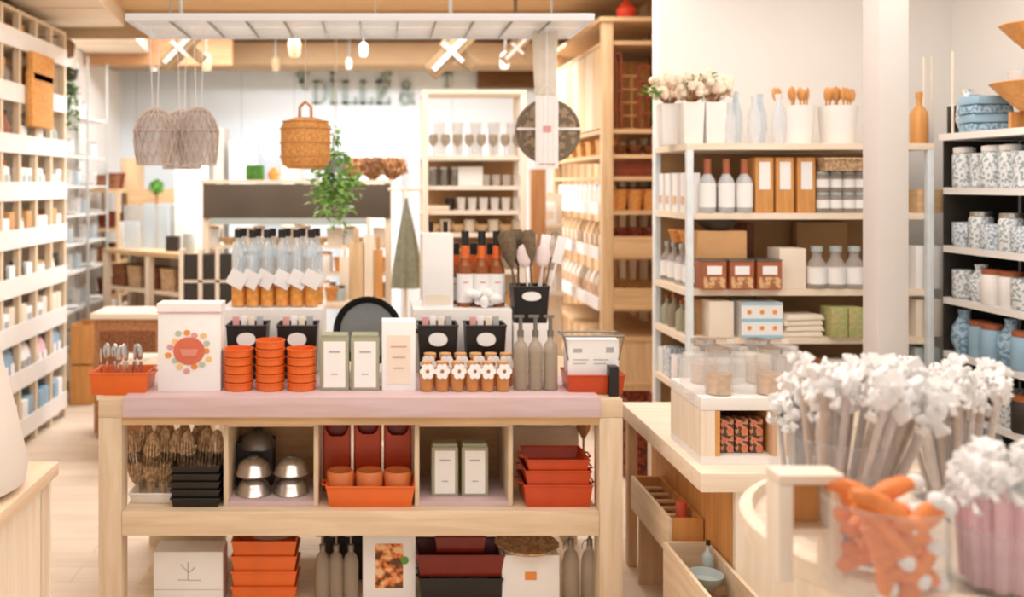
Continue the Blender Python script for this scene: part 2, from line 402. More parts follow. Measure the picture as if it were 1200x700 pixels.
@cached
def crate(w, d, h, m, slats=3, open_front=False):
    k = Kind(); t = .01
    for q in range(4):
        sx = (-1, 1)[q % 2]; sy = (-1, 1)[q // 2]
        k.add('corner_post', M().bc(sx*(w/2-t*1.5), sy*(d/2-t*1.5), h/2, t*1.4, t*1.4, h), m)
    g = h/slats
    for s in range(slats):
        z0 = g*s+.003; z1 = g*(s+1)-.012
        for y in ((-1, 1) if not open_front else (1,)): k.add('slat', M().bc(0, y*(d/2-t/2), (z0+z1)/2, w, t, z1-z0), m)
        for x in (-1, 1): k.add('slat', M().bc(x*(w/2-t/2), 0, (z0+z1)/2, t, d-2*t, z1-z0), m)
    b = M()
    for q in range(5): yy = -d/2+t+(d-2*t)*(q+.5)/5; b.box(-w/2+t, w/2-t, yy-d*.08, yy+d*.08, .004, .012)
    k.add('base', b, m)
    return k
@cached
def binbox(w, d, h, m, lab, lw=.5, t=.006):
    """open-topped tapered metal bin with an oval label"""
    k = Kind(); s = .86; b = M()
    o = [(-w*s/2, -d*s/2), (w*s/2, -d*s/2), (w*s/2, d*s/2), (-w*s/2, d*s/2)]; O = [(-w/2, -d/2), (w/2, -d/2), (w/2, d/2), (-w/2, d/2)]
    v = [(x, y, 0) for x, y in o] + [(x, y, h) for x, y in O] + [(x*(1-2*t/w), y*(1-2*t/d), h) for x, y in O] + [(x*(1-2*t/w), y*(1-2*t/d), t) for x, y in o]
    f = [(3, 2, 1, 0)]
    for a in (0, 4, 8):
        for i in range(4): j = (i+1) % 4; f.append((a+i, a+j, a+4+j, a+4+i))
    f.append((12, 13, 14, 15)); b._add(v, f)
    k.add('bin', b, m); k.add('rim', M().tube([(-w/2, -d/2, h), (w/2, -d/2, h), (w/2, d/2, h), (-w/2, d/2, h)], .005, 6, True), m)
    n = 16; ow = w*lw/2; oh = h*.125; zc = h*.75
    k.add('label', M().prism([(ow*math.cos(2*PI*i/n)*(1 if abs(math.cos(2*PI*i/n)) < .8 else .95), zc+oh*math.sin(2*PI*i/n)) for i in range(n)], -d*.5-.006, -d*.5+.001), lab, label='white oval label')
    return k
@cached
def pack(w, d, h, m, lab):
    """soft paper bag with a folded top"""
    k = Kind()
    k.add('bag', M().frus(w, d, w*.98, d*.7, 0, h*.75).frus(w*.98, d*.7, w*.9, d*.12, h*.75, h), m, bevel=.002)
    if lab: k.add('label', M().box(-w*.3, w*.3, -d/2-.002, -d/2+.004, h*.25, h*.6), lab)
    return k
@cached
def book(w, d, h, m):
    return Kind().add('cover', M().box(-w/2, -w/2+.002, -d/2, d/2, 0, h).box(w/2-.002, w/2, -d/2, d/2, 0, h).box(-w/2, w/2, -d/2-.002, -d/2, 0, h), m).add('pages', M().box(-w/2+.002, w/2-.002, -d/2, d/2-.004, .003, h-.003), PAPER)
@cached
def bunch(r, h, stem, bloom, n, rb, seed):
    """dried stems with blooms fanning out of a pot"""
    q = random.Random(seed); k = Kind(); a = M(); b = M()
    for i in range(n):
        t = q.uniform(0, 2*PI); rr = r*math.sqrt(q.random()); hh = h*q.uniform(.3, 1)
        p = (rr*math.cos(t), rr*math.sin(t), hh); a.rod((p[0]*.2, p[1]*.2, 0), p, .0016, 4)
        b.ball(p, rb*q.uniform(.7, 1.2), sz=q.uniform(.8, 1.5), n=6, k=4)
    return k.add('stems', a, stem).add('blooms', b, bloom)
@cached
def pot(w, h, m):
    return Kind().add('pot', M().frus(w*.86, w*.86, w, w, 0, h).mtl(1).box(-w*.44, w*.44, -w*.44, w*.44, h, h+.001), [m, TWIG], bevel=.002)
@cached
def roundpot(r, h, m):
    return Kind().add('pot', M().lathe([(r*.8, 0), (r, h), (r*.9, h), (r*.85, h*.85), (0, h*.85)], n=16), m)
@cached
def utensil(h, m, kind):
    k = Kind(); k.add('handle', M().rod((0, 0, 0), (0, 0, h*.7), .005, 6), m)
    if kind == 'spoon': k.add('spoon_bowl', M().ball((0, 0, h*.84), h*.16, .62, .25, 1, 8, 6), m)
    elif kind == 'brush': k.add('bristles', M().lathe([(.008, h*.6), (.03, h*.75), (.034, h*.95), (.02, h)], n=10), m)
    elif kind == 'spatula': k.add('blade', M().box(-.022, .022, -.003, .003, h*.68, h), m, bevel=.002)
    elif kind == 'whisk':
        w = M()
        for q in range(4):
            a = PI*q/4; w.tube([(math.cos(a)*.026*math.sin(t)*1.0, math.sin(a)*.026*math.sin(t), h*.68+h*.16*(1-math.cos(t))) for t in [2*PI*u/12 for u in range(12)]], .0012, 4, True)
        k.add('wires', w, m)
    return k
def shelving(name, label, cat, loc, rz, w, d, zs, th, post, mats, back=None, lip=None, posts_at=None, front_posts=True, side=None, ztop=None, sink=0):
    """mats = (post material, shelf material). Local frame: x along the front 0..w, y into the unit 0..d"""
    t = thing(name, label, cat, loc, rz); top = ztop if ztop else zs[-1]-th-.0005
    for x in (posts_at if posts_at else (post/2, w-post/2)):
        if front_posts: part('post', M().bc(x, post/2, top/2, post, post, top), mats[0], t, bevel=.002)
        part('post', M().bc(x, d-post/2, top/2, post, post, top), mats[0], t, bevel=.002)
    for z in zs:
        sh = part('shelf', M().box(0, w, post+.001 if z < top-.01 or ztop else 0, d-.012, z-th, z), mats[1], t)
        if lip: part('shelf_lip', M().box(.0, w, -.008, .0, z-th-.002, z+lip[0]), lip[1], sh)
    if back: part('back_panel', M().box(0, w, d-.01, d, zs[0] if sink else .02, top), back, t)
    return t
# ------------------------------------------------------------------ the room
struct('floor', M().box(-4.2, 4.4, -2.5, 9.9, -.05, 0), planks('floor_planks', (236, 216, 194)))
struct('ceiling', M().box(-4.2, 4.4, -1, 7.1, 3.0, 3.1).mtl(1).box(-4.2, 4.4, 7.1, 9.9, 3.15, 3.25), [CEIL, mat('ceiling_shaded', (160, 120, 80), .85, var=.05, scale=3)])  # rear part darker: shade behind the fascia put into the ceiling colour
m = M().box(-4.2, 4.4, 9.8, 9.9, 0, 3.2).mtl(1)
for q in range(9): m.box(-3.6+.55*q, -3.595+.55*q, 9.797, 9.8, .9, 3.0)
struct('wall_back', m, [BACKW, GREYT])
struct('wall_left', M().box(-2.75, -2.65, 2.5, 9.8, 0, 3.15), PLASTER)
struct('wall_right', M().box(3.04, 3.14, .6, 5.05, 0, 3.0), PLASTER)
struct('wall_pier', M().box(1.49, 3.04, 4.95, 5.05, 0, 3.0), PLASTER)
m = M().box(1.95, 2.05, 5.05, 9.8, 0, 3.15).mtl(1)
for q in range(16): m.box(1.93, 1.95, 5.2+.29*q, 5.215+.29*q, 0, 3.0)
struct('wall_right_back', m, [TANZ, CARD])
struct('trim_1', M().box(-4.2, 4.4, 7.1, 7.16, 2.8, 3.15), BEAMM)                       # fascia across the shop
struct('trim_2', M().box(-3.2, 1.95, 9.0, 9.5, Z(76, 9.0), 3.05), BEAMM, .01)                 # duct casing along the back
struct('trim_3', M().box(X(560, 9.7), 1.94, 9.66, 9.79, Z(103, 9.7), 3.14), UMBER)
m = M().slab([(-2.62, 8.5), (-2.05, 8.5), (-1.40, 2.6), (-1.98, 2.6)], 2.88, 3.0).mtl(1)
for q in range(7):
    y = 3.1+q*.8; m.box(-2.62+.0*y, -1.42-(y-2.6)*.11, y, y+.008, 2.877, 2.88)
struct('trim_4', m, [SOFF, CARD])
struct('trim_5', M().box(-2.64, -1.3, 8.52, 8.6, Z(76, 8.52), 3.14), wood('fascia_brown', (190, 140, 96), 'x'))
struct('column', M().box(1.982, X(1066, 3.7), 3.7, 3.825, 0, 3.0), mat('column_paint', (208, 202, 197), .7, var=.01), .012)

# lettering on the back wall
sg = thing('wall_sign', 'grey-green slab-serif shop lettering high on the pale back wall', 'sign', (0, 9.79, 0))
def put_letter(fn, px0, px1, py0=95, py1=122, Y=9.79):
    x0, x1 = X(px0, Y), X(px1, Y); z0, z1 = Z(py1, Y), Z(py0, Y); m = M()
    W, H = x1-x0, z1-z0
    def b(a, c, e, g): m.box(x0+a*W, x0+c*W, -.03, 0, z0+e*H, z0+g*H)
    def st(a, c, e, g, r=.028):
        m.rod((x0+a*W, -.015, z0+c*H), (x0+e*W, -.015, z0+g*H), r, 4)
    if fn == 'D':
        b(.12, .34, 0, 1); b(0, .5, 0, .08); b(0, .5, .92, 1); o = []; i = []
        for q in range(13):
            t = -PI/2+PI*q/12; o.append((x0+(.45+.55*math.cos(t))*W, z0+(.5+.5*math.sin(t))*H)); i.append((x0+(.45+.33*math.cos(t))*W, z0+(.5+.42*math.sin(t))*H))
        for q in range(12): m.prism([o[q], o[q+1], i[q+1], i[q]], -.03, 0)
    if fn == 'I': b(.25, .75, 0, 1); b(0, 1, 0, .06); b(0, 1, .7, .76); b(.15, .85, .92, 1)
    if fn in 'LE': b(.1, .42, 0, 1); b(0, .55, .92, 1); b(0, 1, 0, .09); b(.85, 1, 0, .3)
    if fn == 'E': b(0, 1, .9, 1); b(.86, 1, .72, 1); b(.3, .75, .46, .56); st(.5, 1, .8, 1.5); st(.8, 1.5, 1.0, 1.2); st(.3, .3, .8, .7)
    if fn == 'T': b(.4, .62, 0, 1); b(0, 1, .9, 1); b(0, .1, .7, 1); b(.9, 1, .7, 1); b(.25, .77, 0, .08)
    if fn == '&':
        pts = [(1, 0), (.3, .62), (.25, .85), (.5, 1), (.72, .85), (.66, .68), (.15, .4), (.05, .2), (.3, 0), (.65, .05), (.95, .5)]
        m.tube([(x0+a*W, -.015, z0+c*H) for a, c in pts], .022, 5)
    if fn == 'leaf':
        m.tube([(x0+a*W, -.015, z0+c*H) for a, c in [(.3, 1), (0, .8), (.2, .4), (.6, .1), (.9, 0)]], [.03, .035, .03, .02, .01], 5); m.rod((x0+.9*W, -.015, z0+.9*H), (x0+.5*W, -.015, z0+.4*H), .03, 5, .01)
    part('letter', m, SIGNG, sg)
put_letter('leaf', 351, 361, 84, 106); put_letter('D', 366, 384); put_letter('I', 386, 396, 85); put_letter('L', 400, 418)
put_letter('L', 421, 437); put_letter('E', 440, 457); put_letter('&', 468, 485); put_letter('T', 517, 530, 86, 103)

# ------------------------------------------------------------------ display island in the middle
IY = 3.6; IX0 = X(115, IY); IX1 = X(730, IY)
isl = thing('display_island', 'pale pine display island with three tiers in the middle aisle', 'table', ((IX0+IX1)/2, 4.05, 0))
ix = (IX0+IX1)/2; iw = (IX1-IX0)/2; PW = .09
for sx in (-1, 1):
    for y in (-.45+PW/2, .45-PW/2): part('leg', M().bc(sx*(iw-PW/2), y, .40, PW, PW, .80), PINEZ, isl, bevel=.004)
part('tabletop', M().box(-iw, iw, -.45, .45, .80, .872), PINEX, isl, bevel=.004)
part('apron', M().box(-iw+PW, iw-PW, -.445, -.42, .772, .80), TANX, isl); 
part('runner_board', M().box(X(145, IY)-ix, X(703, IY)-ix, -.465, -.02, .806, .882), LILAC, isl, label='pinkish lilac board along the front', bevel=.003)
SH1 = .44; SH2 = .05
part('shelf', M().box(-iw+PW+.001, iw-PW-.001, -.445, .44, SH1-.025, SH1), PINEX, isl)
part('shelf_rail', M().box(-iw+PW+.001, iw-PW-.001, -.452, -.43, SH1-.092, SH1+.001), PINEX, isl, bevel=.002)
part('shelf_rail', M().box(-iw+PW+.001, iw-PW-.001, .42, .445, SH1-.092, SH1+.001), PINEX, isl)
part('shelf', M().box(-iw+PW+.001, iw-PW-.001, -.445, .44, SH2-.03, SH2), PINEX, isl)
TOP = .882
# white risers at the rear of the top
for a, b, nm in ((258, 378, 'left'), (484, 600, 'middle')):
    w = X(b, 4.12)-X(a, 4.12); k = M().box(-w/2, w/2, -.02, .30, 0, .275)
    solid('display_riser', k, WHITE, 'white plinth block behind the black bins at the %s of the island top' % nm, 'plinth', (X((a+b)/2, 4.12), 4.14, .872), bevel=.004)
solid('display_riser', M().box(-.085, .085, -.02, .30, 0, .21), WHITE, 'low white plinth block under the tall black utensil bin', 'plinth', (X(622, 4.12)+.01, 4.14, .872), bevel=.004)
RZ = .872+.275

F = 3.74     # front line of goods
def top_at(px, Y=F): return (X(px, Y), Y, TOP if Y < 4.02 else .872)
# cutlery tin
k = tray(.235, .16, .085, RED)
put(tray(.225, .17, .085, ORANGE, .006, True), 'cutlery_tin', 'orange enamel tin holding cutlery at the island left end', 'tin', (X(145, F), F, .883 if False else .872))
cm = Kind().add('handle', M().rod((0, 0, 0), (0, 0, .11), .004, 6, .006), STEEL).add('tines', M().ball((0, 0, .15), .018, .9, .25, 2.0, 8, 6), STEEL)
for i in range(9):
    put(cm, 'spoon', 'steel spoon standing in the orange cutlery tin at island left', 'spoon', (X(121+i*5.6, F)+.003, F-.03+.03*(i % 3), .882), group='steel spoons standing in the orange tin',
        rot=(R.uniform(-.1, .1), R.uniform(-.16, .16), R.uniform(0, 3)), sc=.92+.12*R.random())
# white print sign box
sb = thing('print_box', 'tall white gift carton printed with a coral flower wreath on the island', 'box', (X(224.5, F), F, TOP)); w = X(262, F)-X(188, F)
part('body', M().box(-w/2+.003, w/2-.003, -.05, .05, 0, .31), PAPER, sb, bevel=.002)
part('lid', M().box(-w/2-.001, w/2+.001, -.054, .054, .31, .345).mtl(1).box(-w/2, w/2, -.0552, -.054, .309, .313), [PAPER, PINKP], sb, bevel=.0)
pr = M(); q = random.Random(3)
pr.prism([(.062*math.cos(2*PI*i/20), .158+.055*math.sin(2*PI*i/20)) for i in range(20)], -.053, -.0505)
for i in range(15):
    a = 2*PI*i/15; pr.mtl(1 + i % 4); rr = .068+.008*(i % 3)
    pr.prism([(rr*math.cos(a)+.014*math.cos(b), .158+rr*.95*math.sin(a)+.012*math.sin(b)) for b in [2*PI*u/7 for u in range(7)]], -.0522, -.0506)
pr.mtl(5).prism([(-.036, .166), (.036, .166), (.026, .14), (-.026, .14)], -.0535, -.0529)
part('print', pr, [mat('coral', (216, 112, 84), .7), ORP, mat('leaf_grey', (186, 194, 176), .7), mat('yellow_print', (240, 196, 130), .7), PINKP, mat('coral_pale', (226, 150, 128), .7)], sb, label='coral wreath print')
# ramekin stacks
ram = Kind().add('dish', M().lathe([(.052, 0), (.056, .003), (.057, .026), (.0605, .028), (.0600, .0322), (.054, .0320), (.051, .006), (0, .005)], n=22), ORANGE)
for s, (px, n, nm) in enumerate(((280, 5, 'left'), (317, 6, 'middle'), (353.5, 5, 'right'))):
    for j in range(n):
        o = ['bottom', 'second', 'third', 'fourth', 'fifth', 'sixth'][j] if j < n-1 else 'topmost'
        put(ram, 'ramekin', 'orange round dish, %s of the %s stack on the island' % (o, nm), 'dish', (X(px, F), F-.01, TOP+j*.0328), group='orange dishes stacked on the island')
# black bins with oval labels
for px, nm in ((290, 'far left'), (349, 'second from left'), (512.5, 'third from left'), (568.5, 'right')):
    w = .168; put(binbox(w, .14, .222, BLACK, PAPER), 'metal_bin', 'black metal bin with white oval label, %s of the island row' % nm, 'bin', (X(px, 3.95), 3.98, .884 if False else TOP), group='black bins on the island')
    for j in range(4):
        h = .2+.02*R.random(); put(carton(.026, .02, .24, (PINKP, PAPER, CREAM, GREYP)[j]), 'gift_tag', '%s card packet standing in the %s black bin' % (('pink', 'white', 'cream', 'grey')[j], nm), 'packet',
            (X(px, 3.97)-.05+.033*j, 3.98+.02*(j % 2), TOP+.012), group='card packets in the black bins')
# corked glass bottles with tags, two rows on the left riser
cb = Kind()
cb.add('glass', M().lathe([(.026, 0), (.029, .006), (.029, .24), (.024, .265), (.013, .29), (.013, .31)], n=14), BLUEG)
cb.add('stopper', M().cyl(0, 0, .31, .345, .017, n=10), BLACK)
cb.add('contents', M().cyl(0, 0, .006, .11, .0293, n=14), HONEYG)
tg = Kind  # tag added as a part with its own tilt
cb.add('tag', M().tf((0, -.033, .125), (0, .5, 0)).box(-.04, .04, -.002, .002, -.034, .038).no().tube([(0, -.016, .29), (.006, -.032, .2), (0, -.034, .15)], .001, 4), PAPER, label='white paper tag')
for i in range(6):
    for j in range(2):
        px = 279+i*17.2 + j*6; Y = 4.2+.11*j
        put(cb, 'corked_bottle', 'glass bottle with black stopper and white tag, %s in the %s row' % (ordl(i, 6), ('front', 'rear')[j]), 'bottle', (X(px, Y), Y, RZ), rz=R.uniform(-.3, .3), group='corked bottles on the left plinth')
# grill pan standing on its edge
solid('display_riser', M().box(-.12, .12, -.05, .06, 0, .035), WHITE, 'low white plinth block under the standing frying pan', 'plinth', (X(431, 3.93), 3.95, .882), bevel=.003)
gp = thing('frying_pan', 'round black frying pan standing on edge behind the sage tins', 'pan', (X(431, 3.93), 3.93, TOP+.036))
gp_r = .145
o = part('pan_body', M().tf((0, .02, gp_r+.015), (PI/2-.15, 0, 0)).lathe([(0, -.012), (gp_r*.86, -.012), (gp_r, .03), (gp_r-.004, .033), (gp_r*.83, -.006), (0, -.005)], n=36), BLACK, gp)
part('cooking_surface', M().tf((0, .02, gp_r+.015), (PI/2-.15, 0, 0)).lathe([(0, -.003), (gp_r*.80, -.003), (gp_r*.80, -.0045), (0, -.0045)], n=36), mat('pan_grey', (128, 130, 128), .4, .3), o)
part('handle', M().tf((0, .02, gp_r+.015), (PI/2-.15, 0, 0)).rod((gp_r*.95, 0, .02), (gp_r+.10, 0, .03), .009, 8), BLACK, gp)
gp.rotation_euler = (0, 0, 0)
# sage tins
def sage(w, d, h):
    k = Kind(); k.add('tin', M().box(-w/2, w/2, -d/2, d/2, 0, h), SAGE, bevel=.004).add('lid', M().box(-w/2+.004, w/2-.004, -d/2+.004, d/2-.004, h, h+.012), SAGE, bevel=.002)
    return k.add('label', M().box(-w*.38, w*.38, -d/2-.002, -d/2+.001, h*.06, h*.93).mtl(1).box(-w*.2, w*.2, -d/2-.003, -d/2-.002, h*.72, h*.75).box(-w*.12, w*.12, -d/2-.003, -d/2-.002, h*.3, h*.32), [PAPER, GREYP], label='white label')
st = sage(.113, .08, .208)
for px, nm in ((392.5, 'left'), (428, 'right')): put(st, 'storage_tin', 'sage green tin with white label, %s one on the island top' % nm, 'tin', (X(px, F), F, TOP), group='sage tins on the island top')
put(carton(.132, .09, .275, PAPER, CREAM, .7, .1, .8, PINKP), 'gift_carton', 'tall white carton right of the sage tins on the island', 'box', (X(467, F), F, TOP))
# snack jars with white flower tags
sj = Kind().add('glass', M().lathe([(.022, 0), (.026, .005), (.026, .075), (.018, .085), (.018, .095)], n=14), mat('golden_jar', (214, 146, 84), .2, alpha=.9)).add('contents', M().cyl(0, 0, .004, .07, .0235, n=12), HONEYG).add('lid', M().cyl(0, 0, .095, .11, .021, n=12), CARD)
sm = M()
for i in range(6):
    a = 2*PI*i/6; sm.prism([(.018*math.cos(a)+.012*math.cos(b), .078+.018*math.sin(a)+.012*math.sin(b)) for b in [2*PI*u/7 for u in range(7)]], -.033-.0006*i, -.030-.0004*i)
sj.add('tag', sm, PAPER, label='white flower-shaped tag')
for i in range(6): put(sj, 'snack_jar', 'small amber jar with white flower tag, %s on the island front' % ordl(i, 6), 'jar', (X(500+i*17.8, 3.70), 3.70, TOP), rz=R.uniform(-.25, .25), group='amber jars with flower tags', sc=1.05)
for i in range(6): put(sj, 'snack_jar', 'amber jar with flower tag in the rear row, %s on the island' % ordl(i, 6), 'jar', (X(504+i*17.8, 3.80), 3.80, TOP), rz=R.uniform(-.25, .25), group='amber jars with flower tags, rear row', sc=1.18)
# dispensers
dp = Kind().add('glass', M().lathe([(.027, 0), (.029, .004), (.029, .165), (.024, .18), (.012, .195), (.012, .21)], n=4+10), GLASSB).add('contents', M().cyl(0, 0, .004, .15, .025, n=12), mat('pale_oil', (206, 192, 162), .4, alpha=.8)).add('pump', M().cyl(0, 0, .21, .235, .013, n=10).cyl(0, 0, .235, .285, .008, n=8).bc(-.006, 0, .29, .04, .012, .01), GUN)
for i in range(3): put(dp, 'dispenser_bottle', 'slim smoky glass dispenser bottle, %s of the island trio' % ordl(i, 3), 'bottle', (X(610+i*17.5, 3.72), 3.72, TOP), group='smoky dispensers on the island')
# clear box over orange tray
put(tray(.225, .15, .075, RED, .006, False), 'enamel_tray', 'vermilion enamel tray at the right end of the island top', 'tray', (X(694, F), F, TOP if False else .873))
cbx = thing('card_box', 'white printed card box with wire rim standing in vermilion tray', 'box', (X(693, F), F+.01, .882))
part('card', M().box(-.1, .1, -.045, .04, 0, .20).mtl(1).box(-.08, -.045, -.0465, -.045, .15, .165).box(.05, .08, -.0465, -.045, .15, .17).box(-.08, -.02, -.0465, -.045, .12, .123).box(-.08, -.03, -.0465, -.045, .105, .108).box(.0, .06, -.0465, -.045, .12, .123).box(0, .05, -.0465, -.045, .105, .108), [PAPER, GREYP], cbx, bevel=.0)
part('wire_rim', M().tube([(-.118, -.055, .215), (.118, -.055, .215), (.118, .06, .215), (-.118, .06, .215)], .005, 6, True).rod((-.118, -.055, .215), (-.1, -.046, .12), .003, 5).rod((.118, -.055, .215), (.1, -.046, .12), .003, 5), GUN, cbx)
put(carton(.036, .05, .115, BLACK), 'black_box', 'small black carton at the far right end of the island', 'box', (.925, 3.66, .873))
# wine bottles, wine carton, crumpled tissue
wn = Kind().add('glass', M().lathe([(.034, 0), (.037, .008), (.037, .16), (.03, .19), (.0165, .22), (.0155, .30)], n=18), AMBER)
wn.add('capsule', M().cyl(0, 0, .275, .338, .0175, n=12), BLACK).add('neck_band', M().cyl(0, 0, .215, .272, .0185, n=12), ORANGE, label='orange neck band')
wn.add('label', M().lathe([(.0375, .02), (.0385, .02), (.0385, .148), (.0375, .148)], n=18).mtl(1).box(-.012, .012, -.0392, -.038, .108, .114), [PAPER, PINKP], label='white label')
for i, px in enumerate((545, 564.5, 582)): put(wn, 'wine_bottle', 'amber wine bottle with orange neck band, %s of three' % ordl(i, 3), 'bottle', (X(px, 4.22), 4.22, RZ), group='wine bottles on the middle plinth')
for i, px in enumerate((534, 555, 575)): put(wn, 'wine_bottle', 'wine bottle in the rear row, %s behind the orange-necked trio' % ordl(i, 3), 'bottle', (X(px, 4.33), 4.33, RZ), group='rear wine bottles')
for o_ in bpy.data.objects:
    if o_.name.startswith('wine_bottle') and o_.location.y > 4.3: o_.scale = (1, 1, .82)
put(carton(.135, .09, .33, PAPER, CREAM, .8, .05, .18, None), 'wine_carton', 'tall white carton beside the wine bottles on the middle plinth', 'box', (X(512.5, 4.2), 4.2, RZ))
sbm = bottle(.028, .34, AMBER, BLACK)
for i, px in enumerate((505, 522)): put(sbm, 'wine_bottle', 'black-capped bottle behind the tall white carton, %s one' % ('left', 'right')[i], 'bottle', (X(px, 4.32), 4.32, RZ+.02 if False else RZ), sc=(1, 1, 1.11), group='bottles behind the white carton')
tm = M(); q = random.Random(5)
for i in range(16): tm.ball((q.uniform(-.07, .07), q.uniform(-.018, .018), .022+q.uniform(0, .045)), .026, q.uniform(.7, 1.2), .6, q.uniform(.6, 1), 7, 5)
solid('tissue_paper', tm, PAPER, 'crumpled white tissue in front of the wine bottles', 'paper', (X(565, 4.14), 4.165, RZ))
# black utensil bin
put(binbox(.16, .14, .16, BLACK, PAPER, .55), 'utensil_bin', 'tall black bin of brushes and spatulas at the island rear right', 'bin', (X(622, 4.15), 4.2, .872+.21))
ut = [('brush', utensil(.40, mat('bristle_brown', (112, 94, 72), .9, var=.2, scale=60), 'brush'), 'dark bristle brush'), ('spatula', utensil(.38, PAPER, 'spatula'), 'white spatula'), ('spoon', utensil(.34, mat('pale_pink', (232, 212, 210), .6), 'spoon'), 'pale pink spoon'), ('whisk', utensil(.4, GUN, 'whisk'), 'steel whisk')]
for i, (u, dx, tl) in enumerate(((0, -.06, -.12), (0, -.035, -.22), (0, -.045, -.02), (2, -.005, -.1), (1, .0, .02), (1, .02, .16), (2, .03, .08), (1, .05, .24), (3, .045, .2), (0, .01, -.06))):
    nm, kk, ds = ut[u]; put(kk, 'kitchen_' + nm, ds + ' standing in the tall black utensil bin', nm, (X(622, 4.2)+dx, 4.2+.03*((i % 3)-1), .872+.22), rot=(R.uniform(-.08, .08), tl, 0), group=ds + 's in the utensil bin')

# ------------------------------------------------------------------ middle shelf of the island
G = 3.72
put(tray(.22, .3, .04, WHITE, .006, False), 'shallow_tray', 'white shallow tray under the rattan whisks at island left', 'tray', (-.858, 3.83, SH1))
rw = Kind(); rm = M()
for q in range(7):
    a = PI*q/7; rm.tube([(math.cos(a)*.03*math.sin(t), math.sin(a)*.03*math.sin(t), .045+.11*(1-math.cos(t))) for t in [2*PI*u/14 for u in range(14)]], .0045, 5, True)
rw.add('strands', rm, ROPE).add('handle', M().cyl(0, 0, 0, .06, .009, n=8), TANZ)
for i in range(13):
    j = i % 2; px = 160+i*7.4
    put(rw, 'rattan_whisk', 'rattan whisk with looped strands, upright in the white tray', 'whisk', (X(px, 3.75+.1*j), 3.77+.1*j, SH1+(.008 if px < 212 else .20 if False else .008)), rot=(0, R.uniform(-.22, .1), i), group='rattan whisks in the white tray')
for j in range(5):
    put(tray(.19, .2, .034, BLACK, .005, False), 'black_tray', 'black tray, %s in the stack on the middle shelf' % ('bottom', 'second from bottom', 'middle', 'second from top', 'topmost')[j], 'tray', (X(233, G), G+.02, SH1+.031*j), group='black trays on the middle shelf')
def displaycrate(px0, px1, nm, label):
    w = X(px1, 3.66)-X(px0, 3.66); h = .328; t = thing(nm, label, 'crate', (X((px0+px1)/2, 3.66), 3.66, SH1)); e = .018
    for s in (-1, 1): part('side_panel', M().bc(s*(w/2-e/2), .17, h/2, e, .34, h), PINEZ, t, bevel=.002)
    part('top_panel', M().box(-w/2+e, w/2-e, 0, .34, h-e, h), PINEX, t); part('base_panel', M().box(-w/2+e, w/2-e, 0, .34, 0, e), LILAC, t, label='pinkish base')
    part('back_panel', M().box(-w/2+e, w/2-e, .33, .34, e, h-e), wood('crate_back', (206, 160, 112), 'x'), t)
displaycrate(262, 373, 'wooden_crate', 'open pine crate with stacked steel bowls on the island shelf')
displaycrate(486, 601, 'wooden_crate', 'open pine crate with two sage tins on the island shelf')
SB = Kind().add('bowl', M().lathe([(.082, 0), (.085, .004), (.080, .008), (.070, .045), (.045, .07), (.02, .078), (0, .079)], n=26), STEEL).add('foot_ring', M().cyl(0, 0, .077, .083, .022, n=14), GUN)
DB = Kind().add('bowl', M().lathe([(.086, 0), (.086, .014), (.070, .045), (.045, .07), (0, .082)], n=26), GUN).add('foot_ring', M().cyl(0, 0, .079, .085, .022, n=14), BLACK)
cz = SH1+.018
for (px, Y, lv, k, ds) in ((297.5, 3.76, 0, SB, 'bottom left'), (297.5, 3.76, 1, SB, 'middle left'), (302, 3.88, 2, DB, 'dark top left'), (341, 3.77, 0, SB, 'bottom right'), (341, 3.77, 1, SB, 'top right')):
    put(k, 'mixing_bowl', 'upturned steel bowl, %s of those in the open crate' % ds, 'bowl', (X(px, Y), Y, cz+.077*lv), sc=.86, group='upturned bowls in the crate')
put(Kind().add('box', M().box(-.075, .075, -.06, .06, 0, .176), DARK, bevel=.004), 'dark_box', 'dark slate box behind the upturned bowls in the crate', 'box', (X(300, 3.9), 3.91, cz))
# red dishes standing on end behind orange tumblers in an orange tray
put(tray(.345, .16, .08, ORANGE, .006, True), 'enamel_tray', 'long orange enamel tray holding tumblers on the middle shelf', 'tray', (X(434, 3.69), 3.72, SH1))
rd = Kind(); w, h, d = .115, .29, .05
b = M().box(-w/2, -w/2+.01, -d/2, d/2, 0, h).box(w/2-.01, w/2, -d/2, d/2, 0, h).box(-w/2, w/2, -d/2, d/2, 0, .01).box(-w/2, w/2, -d/2, d/2, h-.012, h).box(-w/2, w/2, d/2-.01, d/2, 0, h)
rd.add('canister', b, DKRED, bevel=.003)
rd.add('front', M().box(-w/2+.008, w/2-.008, -d/2-.002, -d/2+.006, .0, .225).prism([(-w*.42, .225), (-w*.42, .262), (-w*.32, .235), (-w*.15, .222), (w*.15, .222), (w*.32, .235), (w*.42, .262), (w*.42, .225)][::1], -d/2-.001, -d/2+.005), RED)
for i, (px, dz) in enumerate(((395, 0), (431, .02), (466, .01))):
    put(rd, 'enamel_holder', 'tall dark red enamel wall holder, %s behind the orange tumblers' % ordl(i, 3), 'holder', (X(px, 3.86), 3.86, SH1+dz if False else SH1), sc=(1, 1, 1+dz*2), group='red enamel holders')
og = mat('orange_glass', (236, 138, 78), .15, alpha=.9, var=.1)
tk = Kind().add('tumbler', M().lathe([(.047, 0), (.052, .01), (.055, .105), (.050, .112), (.046, .112), (.044, .02), (0, .015)], n=18), og)
for i, px in enumerate((399, 433, 466)):
    put(tk, 'tumbler', 'translucent orange tumbler, %s in the long orange tray' % ordl(i, 3), 'tumbler', (X(px, 3.73), 3.73, SH1+.008), group='orange tumblers in the tray')
s2 = sage(.105, .08, .195)
for i, px in enumerate((521, 556)): put(s2, 'storage_tin', 'sage green tin with white label, %s one inside the crate' % ('left', 'right')[i], 'tin', (X(px, 3.74), 3.76, cz), group='sage tins in the crate')
